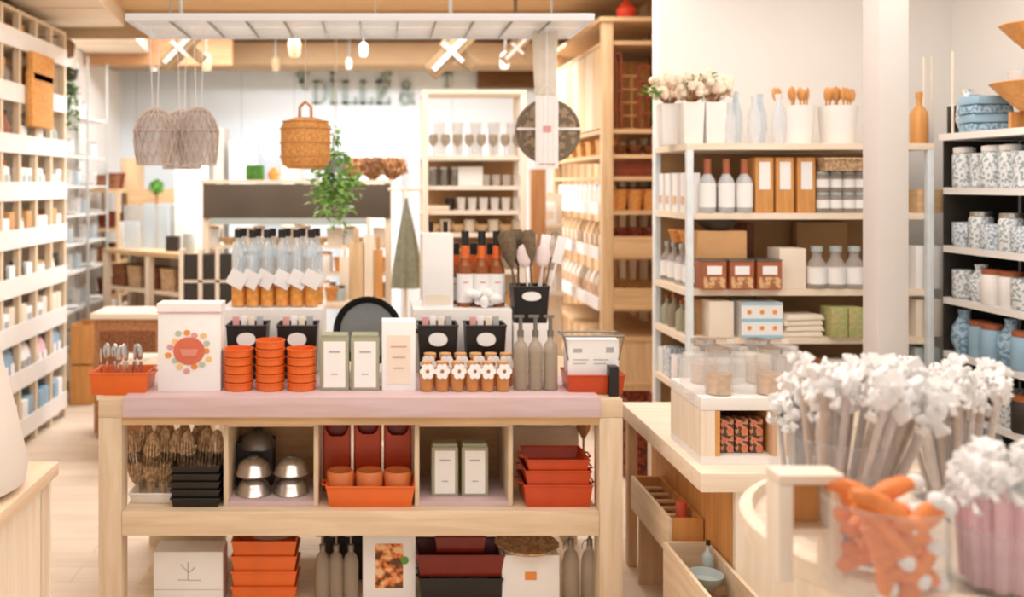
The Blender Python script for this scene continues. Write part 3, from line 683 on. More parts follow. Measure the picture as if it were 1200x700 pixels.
for j in range(3): put(tray(.268-.012*j, .2, (.085, .062, .05)[j], RED, .006, True), 'loaf_tray', 'red enamel oven dish, %s in the stack of three' % ('bottom', 'middle', 'top')[j], 'dish', (X(650, G), G+.02, SH1+(0, .078, .133)[j]), group='red oven dishes stacked')
put(bowl(.15, .08, PALE), 'wooden_bowl', 'pale wooden bowl upside down behind the red oven dishes', 'bowl', (X(635, 4.1), 4.15, SH1+.27+.03), rot=(PI, 0, 0))
put(carton(.3, .2, .21, PALE), 'wooden_box', 'pale wooden box under the upturned bowl behind oven dishes', 'box', (X(635, 4.1), 4.15, SH1))
put(utensil(.28, OAK, 'brush'), 'dish_brush', 'wooden dish brush leaning behind the red oven dishes', 'brush', (X(685, 4.0), 4.02, SH1))

# ------------------------------------------------------------------ bottom shelf of the island
H = 3.75
wc = thing('white_case', 'white carton with embossed tree drawing on the bottom shelf', 'box', (X(224, H), H, SH2)); w = X(264, H)-X(184, H)
part('body', M().box(-w/2, w/2, -.06, .06, 0, .20), PAPER, wc, bevel=.003)
part('print', M().rod((0, -.0605, .09), (0, -.0605, .16), .002, 5).rod((0, -.0605, .12), (-.03, -.0605, .15), .0015, 4).rod((0, -.0605, .115), (.028, -.0605, .14), .0015, 4).rod((-.04, -.0605, .09), (.05, -.0605, .088), .0015, 4).box(-w*.5, w*.5, -.0608, -.06, .05, .052), GREYP, wc)
put(crate(.27, .2, .22, PINEX, 3), 'slatted_crate', 'slatted pine crate behind the white tree carton', 'crate', (X(222, 3.95), 3.98, SH2))
for j in range(4):
    put(tray(.255, .2, .066, ORANGE, .006, False), 'oven_dish', 'orange enamel dish, %s of the bottom shelf stack' % ('lowest', 'second from bottom', 'third from bottom', 'topmost')[j], 'dish', (X(312, H), H+.02, SH2+.06*j if j else SH2), group='orange dishes on the bottom shelf')
solid('saucepan_lid', M().lathe([(0, .02), (.05, .015), (.09, 0), (.088, -.003), (0, .012)], n=20), GLASS, 'glass lid on the topmost orange dish of bottom shelf', 'lid', (X(318, H), H+.02, SH2+.25))
put(carton(.18, .14, .29, BLACK), 'black_box', 'tall black carton behind the pump bottles on the bottom shelf', 'box', (X(402, 3.95), 3.97, SH2))
pb = pumpjar(.031, .262, GLASSB, GUN)
for i, px in enumerate((378, 394, 411)): put(pb, 'pump_bottle', 'glass pump bottle, %s of the bottom shelf trio' % ordl(i, 3), 'bottle', (X(px, 3.72), 3.72, SH2), group='pump bottles on the bottom shelf')
fp = thing('framed_poster', 'white framed fruit still-life print standing on the bottom shelf', 'picture', (X(456, 3.7), 3.72, SH2)); w = X(487, 3.7)-X(425, 3.7)
part('frame', M().box(-w/2, w/2, -.012, .012, 0, .265), PAPER, fp, bevel=.002)
part('print', M().box(-.055, .055, -.0135, -.012, .05, .225), spots('fruit_print', (96, 70, 44), (226, 120, 50), 28, .48, .7, (240, 200, 150)), fp)
part('print_leaf', M().prism([(.062+.016*math.cos(b), .16+.016*math.sin(b)) for b in [2*PI*u/9 for u in range(9)]], -.015, -.0125), GREEN, fp)
put(tray(.33, .2, .10, BLACK, .008, True), 'roasting_tin', 'dark roasting tin at the bottom of the deep red stack', 'tin', (X(538, H), H+.02, SH2))
solid('steel_insert', M().frus(.2, .13, .23, .15, 0, .07), mat('pale_steel', (170, 180, 176), .3, .3), 'pale steel tin held in the dark roasting tin', 'tin', (X(538, H), H+.01, SH2+.012), bevel=.004)
for j, (w, z, hh, mm, ds) in enumerate(((.345, .105, .085, DEEP, 'wide deep red oven dish on the dark roasting tin'), (.2, .195, .062, DEEP, 'small deep red loaf dish topmost beside the framed poster'))):
    put(tray(w, .19-.03*j, hh, mm, .007, j == 0), 'oven_dish', ds, 'dish', (X(538, H), H+.02, SH2+z))
put(carton(.225, .12, .19, PAPER, ORP, .2, .5, .66), 'gift_box', 'white box with small orange emblem on the bottom shelf', 'box', (X(620, 3.72), 3.74, SH2))
solid('wicker_tray', M().lathe([(.10, 0), (.13, .02), (.127, .022), (.097, .006), (0, .005)], n=18), ROPE, 'round woven tray lying on the emblem box', 'tray', (X(618, 3.74), 3.76, SH2+.19))
sw = Kind().add('glass', M().lathe([(.03, 0), (.034, .006), (.034, .15), (.026, .185), (.013, .2), (.013, .215)], n=14), GLASSB).add('swing_stopper', M().cyl(0, 0, .215, .24, .012, n=8).cyl(0, 0, .24, .275, .006, n=6).tube([(0, 0, .23), (-.02, 0, .235), (-.03, 0, .215), (-.03, 0, .2)], .002, 4), GUN)
for i, px in enumerate((669, 691)): put(sw, 'swing_bottle', 'glass swing-top bottle, %s one at the bottom shelf right end' % ('left', 'right')[i], 'bottle', (X(px, 3.72), 3.72, SH2), group='swing-top bottles')
# ------------------------------------------------------------------ wall shelf at the right rear, seen from the front and from its open end
SX = 1.46; SY = 4.4; TH = .03
ZS = [.12, .45, .72, .972, 1.20, 1.56, 1.888]
sw_ = 2.62-SX
wsh = shelving('wall_shelf', 'pale wooden wall shelf in the right rear corner beside the column', 'shelf', (SX, SY, 0), 0, sw_, .53, ZS, TH, .03, (mat('pale_blue_post', (222, 230, 234), .5), PALE), back=None, posts_at=(.016, sw_-.016))
for a, b in zip(ZS[:-1], ZS[1:]): part('back_panel', M().box(.03, sw_, .518, .528, a+.001, b-TH-.001), KRAFT, wsh)
def fr(pxs, Y): return lambda i: (X(pxs[i], Y), Y)
bz = ZS[6]
# top board
for i, px in enumerate((786, 812, 838)):
    put(pot(.10, .20, WHITE), 'planter', 'white square planter of dried blooms, %s on the wall shelf top' % ordl(i, 3), 'planter', (X(px, 4.5), 4.53, bz) if i else (X(793, 4.5), 4.62, bz), group='white planters on the shelf top')
    put(bunch(.085, .13, TWIG, CREAMF, 60, .02, i), 'dried_flowers', 'cream dried blooms in the %s white planter' % ordl(i, 3), 'flowers', (X(px, 4.5), 4.53, bz+.20) if i else (X(793, 4.5), 4.62, bz+.20), group='dried blooms in the planters')
for i, (px, py) in enumerate(((768, 108), (806, 98), (819, 93))):
    m = M(); q = random.Random(i)
    for t in range(16):
        a = q.uniform(0, 6.28); e = q.uniform(0, .045); p = (e*math.cos(a), e*math.sin(a), q.uniform(-.01, .04)); m.leaf(p, (math.cos(a), math.sin(a), .4), .04, .022)
    m.rod((0, 0, -.14), (0, 0, .02), .002, 4)
    solid('green_sprig', m, GREEN, 'green leafy sprig, %s among the dried blooms' % ordl(i, 3), 'sprig', (X(px, 4.55), 4.60 if i == 0 else 4.5, Z(py, 4.55)-.02), group='green sprigs')
for i, px in enumerate((822, 832, 842, 856)): solid('tall_stick', M().rod((0, 0, 0), (.0, 0, (.36, .32, .38, .34)[i]), .0055, 6, .003), CREAM, 'tall pale stick, %s rising above the dried blooms' % ordl(i, 4), 'stick', (X(px, 4.62), 4.70, bz), group='pale sticks on the shelf top')
for i, px in enumerate((855, 870, 884, 899, 912)): put(vase(.033, (.20, .26, .23, .25, .24)[i], (MILK, BLUEG)[i % 2]), 'glass_vase', 'tall pale glass vase, %s on the wall shelf top' % ordl(i, 5), 'vase', (X(px, 4.5), 4.5+.085*(i % 2), bz), group='pale vases on the shelf top')
for i, px in enumerate((935, 985)):
    put(roundpot(.092, .185, WHITE), 'white_bucket', 'white bucket of wooden utensils, %s on the wall shelf top' % ('left', 'right')[i], 'bucket', (X(px, 4.52), 4.55, bz), group='white buckets on the shelf top')
    for j in range(8): put(utensil(.22, HONEY, 'spoon'), 'wooden_spoon', 'wooden spoon in the %s white bucket' % ('left', 'right')[i], 'spoon', (X(px, 4.52)-.06+.017*j, 4.55+.03*math.sin(j*2), bz+.06), rot=(R.uniform(-.1, .1), -.18+.05*j, R.uniform(0, 2)), group='wooden spoons in the %s bucket' % ('left', 'right')[i])
# board below (z 1.56)
wl = bottle(.038, .255, MILK, COPPER, PAPER, .35, .28, None, .1, .55)
row([(wl, 'spray_bottle', 'white-labelled brown-capped bottle', 'bottle')]*3, 'on second wall shelf board', ZS[5], fr((829, 851, 872), 4.46))
ob = carton(.083, .10, .262, HONEY, PAPER, .62, .42, .92); 
for i, px in enumerate((895, 919, 944)):
    put(ob, 'gift_box', 'orange-brown box with white label, %s on the wall shelf' % ordl(i, 3), 'box', (X(px, 4.46), 4.5, ZS[5]), group='orange-brown boxes on the wall shelf')
cj = jar(.029, .098, GLASS, GREYT, None, PAPER)
for j in range(2):
    row([(cj, 'spice_jar', 'small clear lidded jar', 'jar')]*4, ('in lower row', 'in upper row')[j]+' beside the column', ZS[5]+.0985*j, fr((964, 979, 994, 1008), 4.46))
put(basket(.22, .2, .055, ROPE), 'wicker_basket', 'low woven basket on top of the small clear jars', 'basket', (X(985, 4.46), 4.49, ZS[5]+.199))
row([(jar(.04, .14, MILK, PAPER, CREAM), 'lotion_jar', 'milky lidded jar', 'jar')]*3, 'at the rear of second wall shelf board', ZS[5], fr((826, 848, 868), 4.75))
# board z 1.20
tb = carton(.118, .14, .125, OLIVE, None)
st3 = Kind().add('tin', M().box(-.058, .058, -.07, .07, 0, .135), COPPER, bevel=.006).add('window', M().box(-.05, .05, -.072, -.069, .008, .06), TWIG).add('label', M().box(-.034, .034, -.073, -.0695, .072, .112), PAPER, label='white label').add('rim', M().box(-.06, .06, -.072, .072, .135, .142), GUN, bevel=.002)
row([(st3, 'label_tin', 'brown tin with white label', 'tin')]*3, 'on third wall shelf board', ZS[4], fr((831, 863, 895), 4.46))
put(carton(.235, .13, .13, CARD), 'cardboard_box', 'wide cardboard box lying on the brown label tins', 'box', (X(842, 4.5), 4.52, ZS[4]+.143))
put(carton(.04, .16, .3, BROWNW), 'dark_carton', 'dark brown upright box beside the wide cardboard box', 'box', (X(886, 4.6), 4.75, ZS[4]))
put(bowl(.10, .05, DARK), 'dark_bowl', 'dark bowl on top of the wide cardboard box', 'bowl', (X(842, 4.5), 4.52, ZS[4]+.274))
put(carton(.125, .14, .19, CREAM), 'white_box', 'plain cream carton between brown tins and glass bottles', 'box', (X(928, 4.46), 4.52, ZS[4]))
row([(bottle(.044, .20, GLASS, GREYT, PAPER, .5, .12, None, .12, .5), 'glass_bottle', 'clear bottle with wide white label', 'bottle')]*3, 'on third wall shelf board', ZS[4], fr((957, 979, 1001), 4.46))
put(carton(.26, .05, .30, KRAFT), 'kraft_carton', 'flat kraft carton at the rear of third wall shelf board', 'box', (X(965, 4.8), 4.84, ZS[4]))
# board z .972
put(carton(.10, .14, .165, CARD), 'kraft_carton', 'kraft carton at the left end of fourth wall shelf board', 'box', (X(826, 4.5), 4.6, ZS[3]))
put(carton(.115, .12, .17, CREAM), 'cream_carton', 'cream carton beside the blue patterned box', 'box', (X(842, 4.46), 4.48, ZS[3]))
bb = Kind(); bm_ = M().box(-.097, .097, -.06, .06, 0, .165).mtl(1)
bm_.box(-.097, .097, -.0612, -.06, .0, .012).box(-.097, .097, -.0612, -.06, .075, .09).box(-.097, .097, -.0612, -.06, .153, .165).mtl(2)
for a in (-.06, 0, .06):
    for b in (.045, .12): bm_.prism([(a+.011*math.cos(t), b+.011*math.sin(t)) for t in [2*PI*u/8 for u in range(8)]], -.0615, -.06)
bb.add('box', bm_, [PAPER, SKY, ORP])
put(bb, 'patterned_box', 'white box with blue bands and orange dots on wall shelf', 'box', (X(889, 4.46), 4.48, ZS[3]))
for j in range(4):
    put(Kind().add('cloth', M().frus(.2, .13, .19-.02*(j % 2), .12, 0, .026), CREAM, bevel=.009), 'folded_cloth', 'folded cream cloth, %s of the pile on wall shelf' % ('bottom', 'second', 'third', 'topmost')[j], 'cloth', (X(938, 4.46)+.01*(j % 2), 4.5, ZS[3]+.0262*j), group='folded cream cloths', rz=.05*j)
row([(carton(.075, .12, .142, OLIVE), 'green_box', 'olive green patterned box', 'box')]*2, 'on fourth wall shelf board', ZS[3], fr((977, 997), 4.46))
for i, px in enumerate((824, 836, 848, 868, 880, 892)): put(bottle(.02, .19, GUN, BLACK), 'dark_bottle', 'dark-capped bottle, %s at the rear of fourth board' % ordl(i, 6), 'bottle', (X(px, 4.65), 4.72, ZS[3]), group='dark-capped bottles at the rear')
# board z .72 and lower, mostly behind the glass table
row([(jar(.045, .15, MILK, PAPER, CREAM), 'white_jar', 'white lidded jar', 'jar')]*3+[(carton(.10, .1, .18, CREAM), 'cream_box', 'cream carton', 'box')]+[(jar(.04, .15, GLASSB, COPPER, TWIG), 'brown_jar', 'brown lidded jar', 'jar')]*3+[(carton(.12, .1, .14, PAPER), 'white_box', 'white carton', 'box')]*2, 'on fifth wall shelf board', ZS[2], fr((825, 846, 866, 886, 915, 935, 953, 975, 1003), 4.46))
# part of the shelf right of the column
put(bottle(.04, .25, HONEY, HONEY), 'wooden_mill', 'turned wooden mill right of the column on top board', 'mill', (X(1077, 4.5), 4.5, bz))
for i, px in enumerate((1083, 1092)): solid('tall_stick', M().rod((0, 0, 0), (0, 0, .30), .006, 6), CREAM, 'tall pale stick right of the column, %s one' % ('left', 'right')[i], 'stick', (X(px, 4.6), 4.60, bz+.13), group='pale sticks right of the column')
put(pot(.075, .13, WHITE), 'white_pot', 'small white pot at the right end of shelf top', 'pot', (X(1089, 4.55), 4.60, bz))
solid('tall_stick', M().rod((0, 0, 0), (0, 0, .38), .006, 6), CREAM, 'lone pale stick at the corner end of crockery shelf', 'stick', (2.675, 4.35, 1.93))
put(carton(.13, .12, .11, TANX), 'tan_box', 'tan wooden box right of the column on second board', 'box', (X(1083, 4.5), 4.5, ZS[5]))
row([(carton(.06, .1, .20, PAPER), 'white_box', 'slim white carton right of the column', 'box')]*2, 'on third board', ZS[4], fr((1074, 1090), 4.5))
put(carton(.125, .1, .175, CREAM), 'cream_box', 'cream carton right of the column on fourth board', 'box', (X(1082, 4.5), 4.5, ZS[3]))
put(carton(.12, .1, .2, GREYT), 'grey_box', 'grey green carton right of the column on fifth board', 'box', (X(1080, 4.5), 4.5, ZS[2]))
# goods facing the aisle at the open end of the wall shelf (x just inside SX)
def sd(ys, x=SX+.055): return lambda i: (x, ys[i])
A = -PI/2
YS4 = (4.52, 4.64, 4.76, 4.87)
row([(carton(.075, .07, .19, PAPER, PEACH, .5, .2, .4), 'peach_box', 'white carton with peach print', 'box')]*4, 'on second board, open shelf end', ZS[5], sd(YS4), end='front', first='nearest', rz=A)
row([(roundbasket(.05, .06, WICKER), 'small_basket', 'small round wicker basket', 'basket')]*2, 'in high row at open shelf end', ZS[4]+.202, sd((4.56, 4.72), SX+.07), end='front', first='nearest', rz=A)
row([(bottle(.035, .2, GLASS, GREYT, PAPER), 'glass_bottle', 'clear labelled bottle', 'bottle')]*4, 'on third board, open shelf end', ZS[4], sd(YS4), end='front', first='nearest', rz=A)
row([(bottle(.03, .17, GLASSB, COPPER), 'brown_bottle', 'brown-capped bottle', 'bottle'), (bottle(.03, .15, SAGE, COPPER), 'sage_bottle', 'sage bottle', 'bottle')]*2, 'on fourth board, open shelf end', ZS[3], sd(YS4), end='front', first='nearest', rz=A)
row([(carton(.09, .08, .15, BLUEW), 'blue_box', 'blue patterned carton', 'box'), (carton(.09, .08, .13, PAPER), 'white_box', 'white carton', 'box')]*2, 'on fifth board, open shelf end', ZS[2], sd(YS4), end='front', first='nearest', rz=A)
row([(basket(.2, .14, .09, WICKER), 'wicker_basket', 'wicker basket', 'basket')]*2, 'on sixth board, open shelf end', ZS[1], sd((4.53, 4.76), SX+.09), end='front', first='nearest', rz=A)
put(carton(.10, .16, .1, DARK), 'dark_box', 'dark box on the fifth board behind the blue cartons', 'box', (SX+.2, 4.7, ZS[2]))

# ------------------------------------------------------------------ crockery shelf on the right wall
RX = 2.64; RY0 = 3.05; RY1 = 4.40
RZS = [.12, .40, .66, .92, 1.17, 1.41, 1.68, 1.93]
cs = shelving('crockery_shelf', 'white shelf of blue and grey crockery along the right wall', 'shelf', (RX, RY1, 0), A, RY1-RY0, .385, RZS, .03, .02, (WHITE, WHITE), posts_at=(.011, RY1-RY0-.011), front_posts=False)
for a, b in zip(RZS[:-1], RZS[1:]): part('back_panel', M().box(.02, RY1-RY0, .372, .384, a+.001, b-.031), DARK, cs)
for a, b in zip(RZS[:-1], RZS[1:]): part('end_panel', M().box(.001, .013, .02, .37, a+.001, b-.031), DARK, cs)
q = random.Random(11)
ITY = [4.31-.1*i_ for i_ in range(11)]
kinds = {
  6: [(mug(.045, .11, BLUEW), 'mug', 'blue patterned mug', 'mug'), (jar(.045, .17, GREYW, WHITE), 'storage_jar', 'grey patterned lidded jar', 'jar'), (tumbler(.045, .14, GREYW), 'beaker', 'grey patterned beaker', 'beaker')],
  5: [(jar(.045, .15, GREYW, STEEL), 'storage_jar', 'grey patterned lidded jar', 'jar'), (vase(.05, .17, GREYW), 'vase', 'grey patterned vase', 'vase'), (mug(.046, .10, BLUEW), 'mug', 'blue patterned mug', 'mug')],
  4: [(mug(.046, .12, GREYW), 'mug', 'grey speckled mug', 'mug'), (jar(.045, .14, WHITE, COPPER), 'storage_jar', 'white jar with brown lid', 'jar'), (vase(.05, .15, GREYW), 'vase', 'grey patterned vase', 'vase')],
  3: [(vase(.05, .18, BLUEL), 'vase', 'blue patterned vase', 'vase'), (mug(.047, .12, BLUEL), 'mug', 'blue patterned mug', 'mug'), (jar(.046, .15, BLUES, COPPER), 'storage_jar', 'blue jar with brown lid', 'jar')],
  2: [(mug(.047, .11, GREYW), 'mug', 'grey speckled mug', 'mug'), (jar(.045, .14, DARK, COPPER), 'storage_jar', 'dark lidded jar', 'jar')],
}
nm = {6: 'second', 5: 'third', 4: 'fourth', 3: 'fifth', 2: 'sixth'}
for lv, ks in kinds.items():
    seq = [ks[q.randrange(len(ks))] for _ in ITY]
    row(seq, 'on %s crockery board' % nm[lv], RZS[lv], lambda i: (RX+.065, ITY[i]), end='front', first='farthest', rz=A) if False else None
    # counted from the room corner towards the camera
    cnt = {}; tot = {}
    for s in seq: tot[s[2]] = tot.get(s[2], 0)+1
    for i, s in enumerate(seq):
        c = cnt.get(s[2], 0); cnt[s[2]] = c+1
        o = ('' if tot[s[2]] == 1 else (('first', ) + tuple(WORDS[1:]))[c] + ' from the corner, ')
        put(s[0], s[1], '%s, %s%s crockery board' % (s[2], o, nm[lv]), s[3], (RX+.065+.012*(i % 2), ITY[i], RZS[lv]), A+q.uniform(-.5, .5), sc=1.1, group='%s row, %s board' % (s[2], nm[lv]))
    for i, y in enumerate((4.25, 4.0, 3.75, 3.5)):
        put(bowl(.10, .10, (GREYW, BLUEW)[i % 2]), 'bowl', '%s bowl at the rear, %s from the corner, %s crockery board' % (('grey', 'blue')[i % 2], ('first', 'second', 'third', 'fourth')[i], nm[lv]), 'bowl', (RX+.22, y, RZS[lv]))
# top of the crockery shelf
for i, (px, k, ds, ct) in enumerate(((1118, carton(.06, .07, .13, DARK), 'small dark speckled carton', 'box'), (1129, vase(.05, .2, GREYW), 'grey patterned vase', 'vase'), (1137, vase(.05, .17, BLUEL), 'blue patterned jug vase', 'vase'))):
    y = 2.70*1100/(px-440); put(k, ct, ds + ' on top of the crockery shelf', ct, (2.72, y, RZS[7]), A)
for j in range(4): put(Kind().add('towel', M().frus(.18, .14, .165, .125, 0, .04), BLUES if j % 2 else BLUEL, bevel=.012), 'folded_towel', 'blue folded towel, %s of the pile on the crockery shelf' % ('bottom', 'second', 'third', 'topmost')[j], 'towel', (2.745, 4.225, RZS[7]+.0405*j), rz=.1*j-.2, group='blue towels')
tt = thing('serving_stand', 'honey-coloured two-tier wooden stand with boat-shaped dishes on crockery shelf', 'stand', (2.82, 4.02, RZS[7]))
for s in (-1, 1): part('leg', M().bc(0, s*.05, .04, .14, .02, .08), HONEY, tt, bevel=.003)
part('lower_dish', M().lathe([(.05, .08), (.13, .16), (.165, .20), (.155, .205), (.12, .17), (0, .10)], n=22), HONEY, tt)
part('stem', M().cyl(0, 0, .10, .35, .012, n=8), HONEY, tt)
part('upper_dish', M().lathe([(.02, .33), (.07, .38), (.13, .45), (.122, .455), (.06, .39), (0, .35)], n=22), HONEY, tt)
for i in range(3): put(tumbler(.042, .11, GLASS), 'glass_tumbler', 'clear tumbler in the lower dish of the honey-coloured stand', 'tumbler', (2.82+.06*math.cos(i*2.1), 4.02+.06*math.sin(i*2.1), RZS[7]+.15), group='tumblers in the wooden stand')

# ------------------------------------------------------------------ tall tan unit: end face towards the camera, long face to the aisle
TX = 1.46; TY = 6.04; TXR = 1.93; TYE = 7.75
TZ = [.12, .42, .706, .90, 1.233, 1.524, 1.744, 1.887, 2.05, 2.62]
tu = thing('tall_shelf_unit', 'tall tan wooden shelf unit with open end facing the camera', 'shelf', (TX, TY, 0)); PWX = .07
for x, y in ((PWX/2, PWX/2), (TXR-TX-PWX/2, PWX/2), (PWX/2, TYE-TY-PWX/2), (TXR-TX-PWX/2, TYE-TY-PWX/2)): part('post', M().bc(x, y, 1.37, PWX, PWX, 2.74), TANZ, tu, bevel=.003)
for z in TZ: part('shelf', M().box(.005, TXR-TX, .012, TYE-TY, z-.026, z), TANX, tu)
part('top_board', M().box(-.02, TXR-TX, -.02, TYE-TY, 2.741, 2.77), TANX, tu)
for i in range(7): part('side_board', M().box(.008, .02, .075+.225*i, .29+.225*i, 2.06, 2.59), (TANZ, PINEZ)[i % 2], tu)
for z in (.90, 1.233, 1.524): part('shelf_lip', M().box(-.012, .0, PWX, TYE-TY-PWX, z-.03, z+.05), WHITE, tu, label='white lip board')
for z in (.90, 1.233): part('bin_front', M().box(PWX, TXR-TX, -.015, .0, z-.01, z+.125), TANX, tu)
part('end_panel', M().box(PWX, TXR-TX, .02, .03, .12, .68), TANZ, tu)
EX = (1.60, 1.70, 1.80); ey = TY+.12
for lv, k, ds, nmn, ct in ((3, roundbasket(.055, .10, WICKD), 'dark round wicker basket', 'basket', 'basket'), (4, roundbasket(.055, .17, WICKR), 'round red-brown basket', 'basket', 'basket'), (5, roundbasket(.055, .13, WICKER), 'round honey wicker basket', 'basket', 'basket'),
                            (6, carton(.10, .12, .10, REDW), 'red-brown wooden box', 'wooden_box', 'box'), (7, bowl(.055, .06, BROWNW), 'dark wooden bowl', 'wooden_bowl', 'bowl')):
    row([(k, nmn, ds, ct)]*3, 'on the tan unit end', TZ[lv], lambda i: (EX[i], ey))
row([(carton(.09, .1, .15, BROWNW), 'dark_box', 'dark brown box', 'box')]*3, 'low on the tan unit end', TZ[5], lambda i: (EX[i], ey+.14))
for i in range(3):
    for lv in (3, 4):
        put(basket(.1, .1, .12 if lv == 4 else .14, WICKER), 'wicker_basket', 'honey wicker basket behind the %s bin front, %s' % (('lower', 'upper')[lv-3], ordl(i, 3)), 'basket', (EX[i]+.02, TY+.30, TZ[lv]))
# lattice frames and ladder in the high cubby
for i, (x, w, h, y, mm) in enumerate(((1.575, .05, .50, 6.10, REDW), (1.68, .15, .36, 6.16, OAK), (1.78, .14, .42, 6.12, REDW))):
    fr_ = M(); e = .014
    fr_.box(-w/2, -w/2+e, -.01, .01, 0, h).box(w/2-e, w/2, -.01, .01, 0, h)
    for s in range(5): zz = (h-e)*s/4; fr_.box(-w/2+e, w/2-e, -.01, .01, zz, zz+e)
    if w > .1: fr_.box(-.006, .006, -.008, .008, e, h-e)
    solid('wooden_lattice', fr_, mm, ('narrow red-brown wooden ladder', 'oak wooden lattice frame', 'red-brown wooden lattice frame')[i] + ' in the high cubby of the tan unit', 'frame', (x, y, TZ[8]))
solid('honey_board', M().box(-.14, .14, -.01, .01, 0, .48), HONEY, 'honey wooden board at the back of the high cubby', 'board', (1.72, 6.4, TZ[8]), bevel=.004)
solid('red_lantern', M().lathe([(.03, 0), (.06, .03), (.065, .08), (.03, .12), (.012, .14), (0, .14)], n=14), mat('bright_red', (228, 70, 40), .5), 'small bright red pot on top of the tall tan unit', 'pot', (X(736, 6.15), 6.2, 2.77))
# goods on the aisle face
ta = [6.25, 6.40, 6.55, 6.70, 6.85, 7.00, 7.15, 7.30, 7.45, 7.60]
for lv, k, ds, nmn, ct in ((3, pack(.11, .09, .19, CREAM, PEACH), 'cream paper bag', 'paper_bag', 'bag'), (4, pack(.11, .09, .20, mat('tan_paper', (226, 190, 146), .8), CREAM), 'tan paper bag', 'paper_bag', 'bag'), (5, carton(.11, .09, .17, PAPER, CREAM), 'white carton', 'white_carton', 'box'), (8, pack(.10, .08, .22, CREAM, None), 'tall cream bag', 'cream_bag', 'bag')):
    row([(k, nmn, ds, ct)]*10, 'on the tan unit, %s aisle row' % {3: 'lowest', 4: 'second', 5: 'third', 8: 'highest'}[lv], TZ[lv], lambda i: (TX+.08, ta[i]), end='front', first='nearest', rz=A)
row([(basket(.13, .12, .10, WICKER), 'wicker_basket', 'wicker basket', 'basket')]*5, 'on the tan unit, fourth aisle row', TZ[7], lambda i: (TX+.09, 6.3+.3*i), end='front', first='nearest', rz=A)
row([(carton(.14, .1, .2, TANZ), 'wooden_box', 'tan wooden box', 'box')]*5, 'on the tan unit, bottom aisle row', TZ[2]-.0, lambda i: (TX+.09, 6.3+.3*i), end='front', first='nearest', rz=A) if False else None
# wood board standing upright beyond the unit and basket stack on the floor
solid('wooden_board', M().box(-.07, .07, -.015, .015, 0, 1.62), HONEY, 'tall honey-coloured board upright beside the long aisle face', 'board', (X(652, 7.9), 7.95, 0), bevel=.01)
for j in range(5): put(basket(.20, .26, .092, WICKR), 'low_basket', 'red-brown woven basket, %s of the floor stack right of the island' % ('bottom', 'second', 'third', 'fourth', 'topmost')[j], 'basket', (1.52, 5.42, .094*j), group='red-brown baskets on the floor')

# ------------------------------------------------------------------ white shelf unit in the middle distance
WY = 5.8; WX0 = X(495, WY); WX1 = X(617, WY)
WZ = [.15, .5, .85, 1.16, 1.39, 1.53, 1.684, 1.87, 2.28]
wu = shelving('white_shelf_unit', 'cream freestanding shelf unit behind the wine bottles', 'shelf', (WX0, WY, 0), 0, WX1-WX0, .34, WZ, .025, .035, (CREAM, CREAM))
for a, b in zip(WZ[:-2], WZ[1:-1]): part('back_panel', M().box(.03, WX1-WX0-.03, .31, .32, a+.001, b-.026), (KRAFT if b > 1.2 else CREAM), wu)
def wr(n, a=508, b=606, Y=5.95): return lambda i: (X(a+(b-a)*i/(n-1), Y), Y)
gl = wine_glass(.032, .14, GLASSB)
row([(gl, 'stem_glass', 'smoky stemmed glass', 'glass')]*8, 'on top tier of cream unit', WZ[7], wr(8))
row([(tumbler(.04, .22, GLASS), 'tall_glass', 'tall clear cylinder', 'glass')]*5, 'behind the stemmed glasses', WZ[7], wr(5, 515, 600, 6.04))
row([(carton(.12, .06, .26, PAPER), 'white_box', 'white carton', 'box')]*3, 'at rear of the top tier, cream unit', WZ[7], wr(3, 530, 570, 6.08)) if False else None
row([(jar(.03, .12, GUN, STEEL), 'grey_jar', 'dark steel jar', 'jar')]*3+[(carton(.09, .06, .12, PAPER), 'white_box', 'white carton', 'box')]*2+[(tumbler(.03, .07, GLASS), 'small_glass', 'small clear glass', 'glass')]*4, 'on second tier of cream unit', WZ[6], wr(9))
row([(carton(.13, .08, .03, PALE), 'flat_box', 'flat pale box', 'box'), (jar(.03, .075, BLACK, BLACK), 'black_jar', 'black jar', 'jar')]+[(tumbler(.03, .08, WHITE), 'white_beaker', 'white beaker', 'beaker')]*6, 'on third tier of cream unit', WZ[5], wr(8, 514))
row([(bowl(.05, .05, TANX), 'wooden_bowl', 'tan wooden bowl', 'bowl'), (mug(.035, .08, CREAM), 'mug', 'cream mug', 'mug')]*4, 'on fourth tier of cream unit', WZ[4], wr(8))
row([(jar(.035, .13, GLASSB, TANX), 'glass_jar', 'clear jar with wooden lid', 'jar')]*8, 'on fifth tier of cream unit', WZ[3], wr(8))
row([(carton(.15, .12, .15, CARD), 'kraft_box', 'kraft carton', 'box')]*3, 'on sixth tier of cream unit', WZ[2], wr(3, 520, 595, 5.98))
# slim oak post right of it
solid('oak_stand', M().box(-.05, .05, -.05, .05, 0, 1.80).box(-.09, .09, -.07, .07, 0, .04), OAK, 'slim oak display post right of the cream shelf unit', 'post', (X(630, 6.6), 6.6, 0), bevel=.003)
for i, z in enumerate((.9, 1.15, 1.4)): put(pack(.1, .08, .16, PAPER, CREAM), 'white_packet', 'white packet on bracket, %s along the white display stand' % ('lowest', 'middle', 'top')[i], 'packet', (X(643, 6.9), 6.9, z), group='white packets')
solid('white_stand', M().box(-.11, .11, .0, .03, 0, 1.62).box(-.11, .11, -.09, 0, .88, .9).box(-.11, .11, -.09, 0, 1.13, 1.15).box(-.11, .11, -.09, 0, 1.38, 1.4), PALEZ, 'narrow white display stand between oak post and tan unit', 'stand', (X(643, 6.9), 6.95, 0))

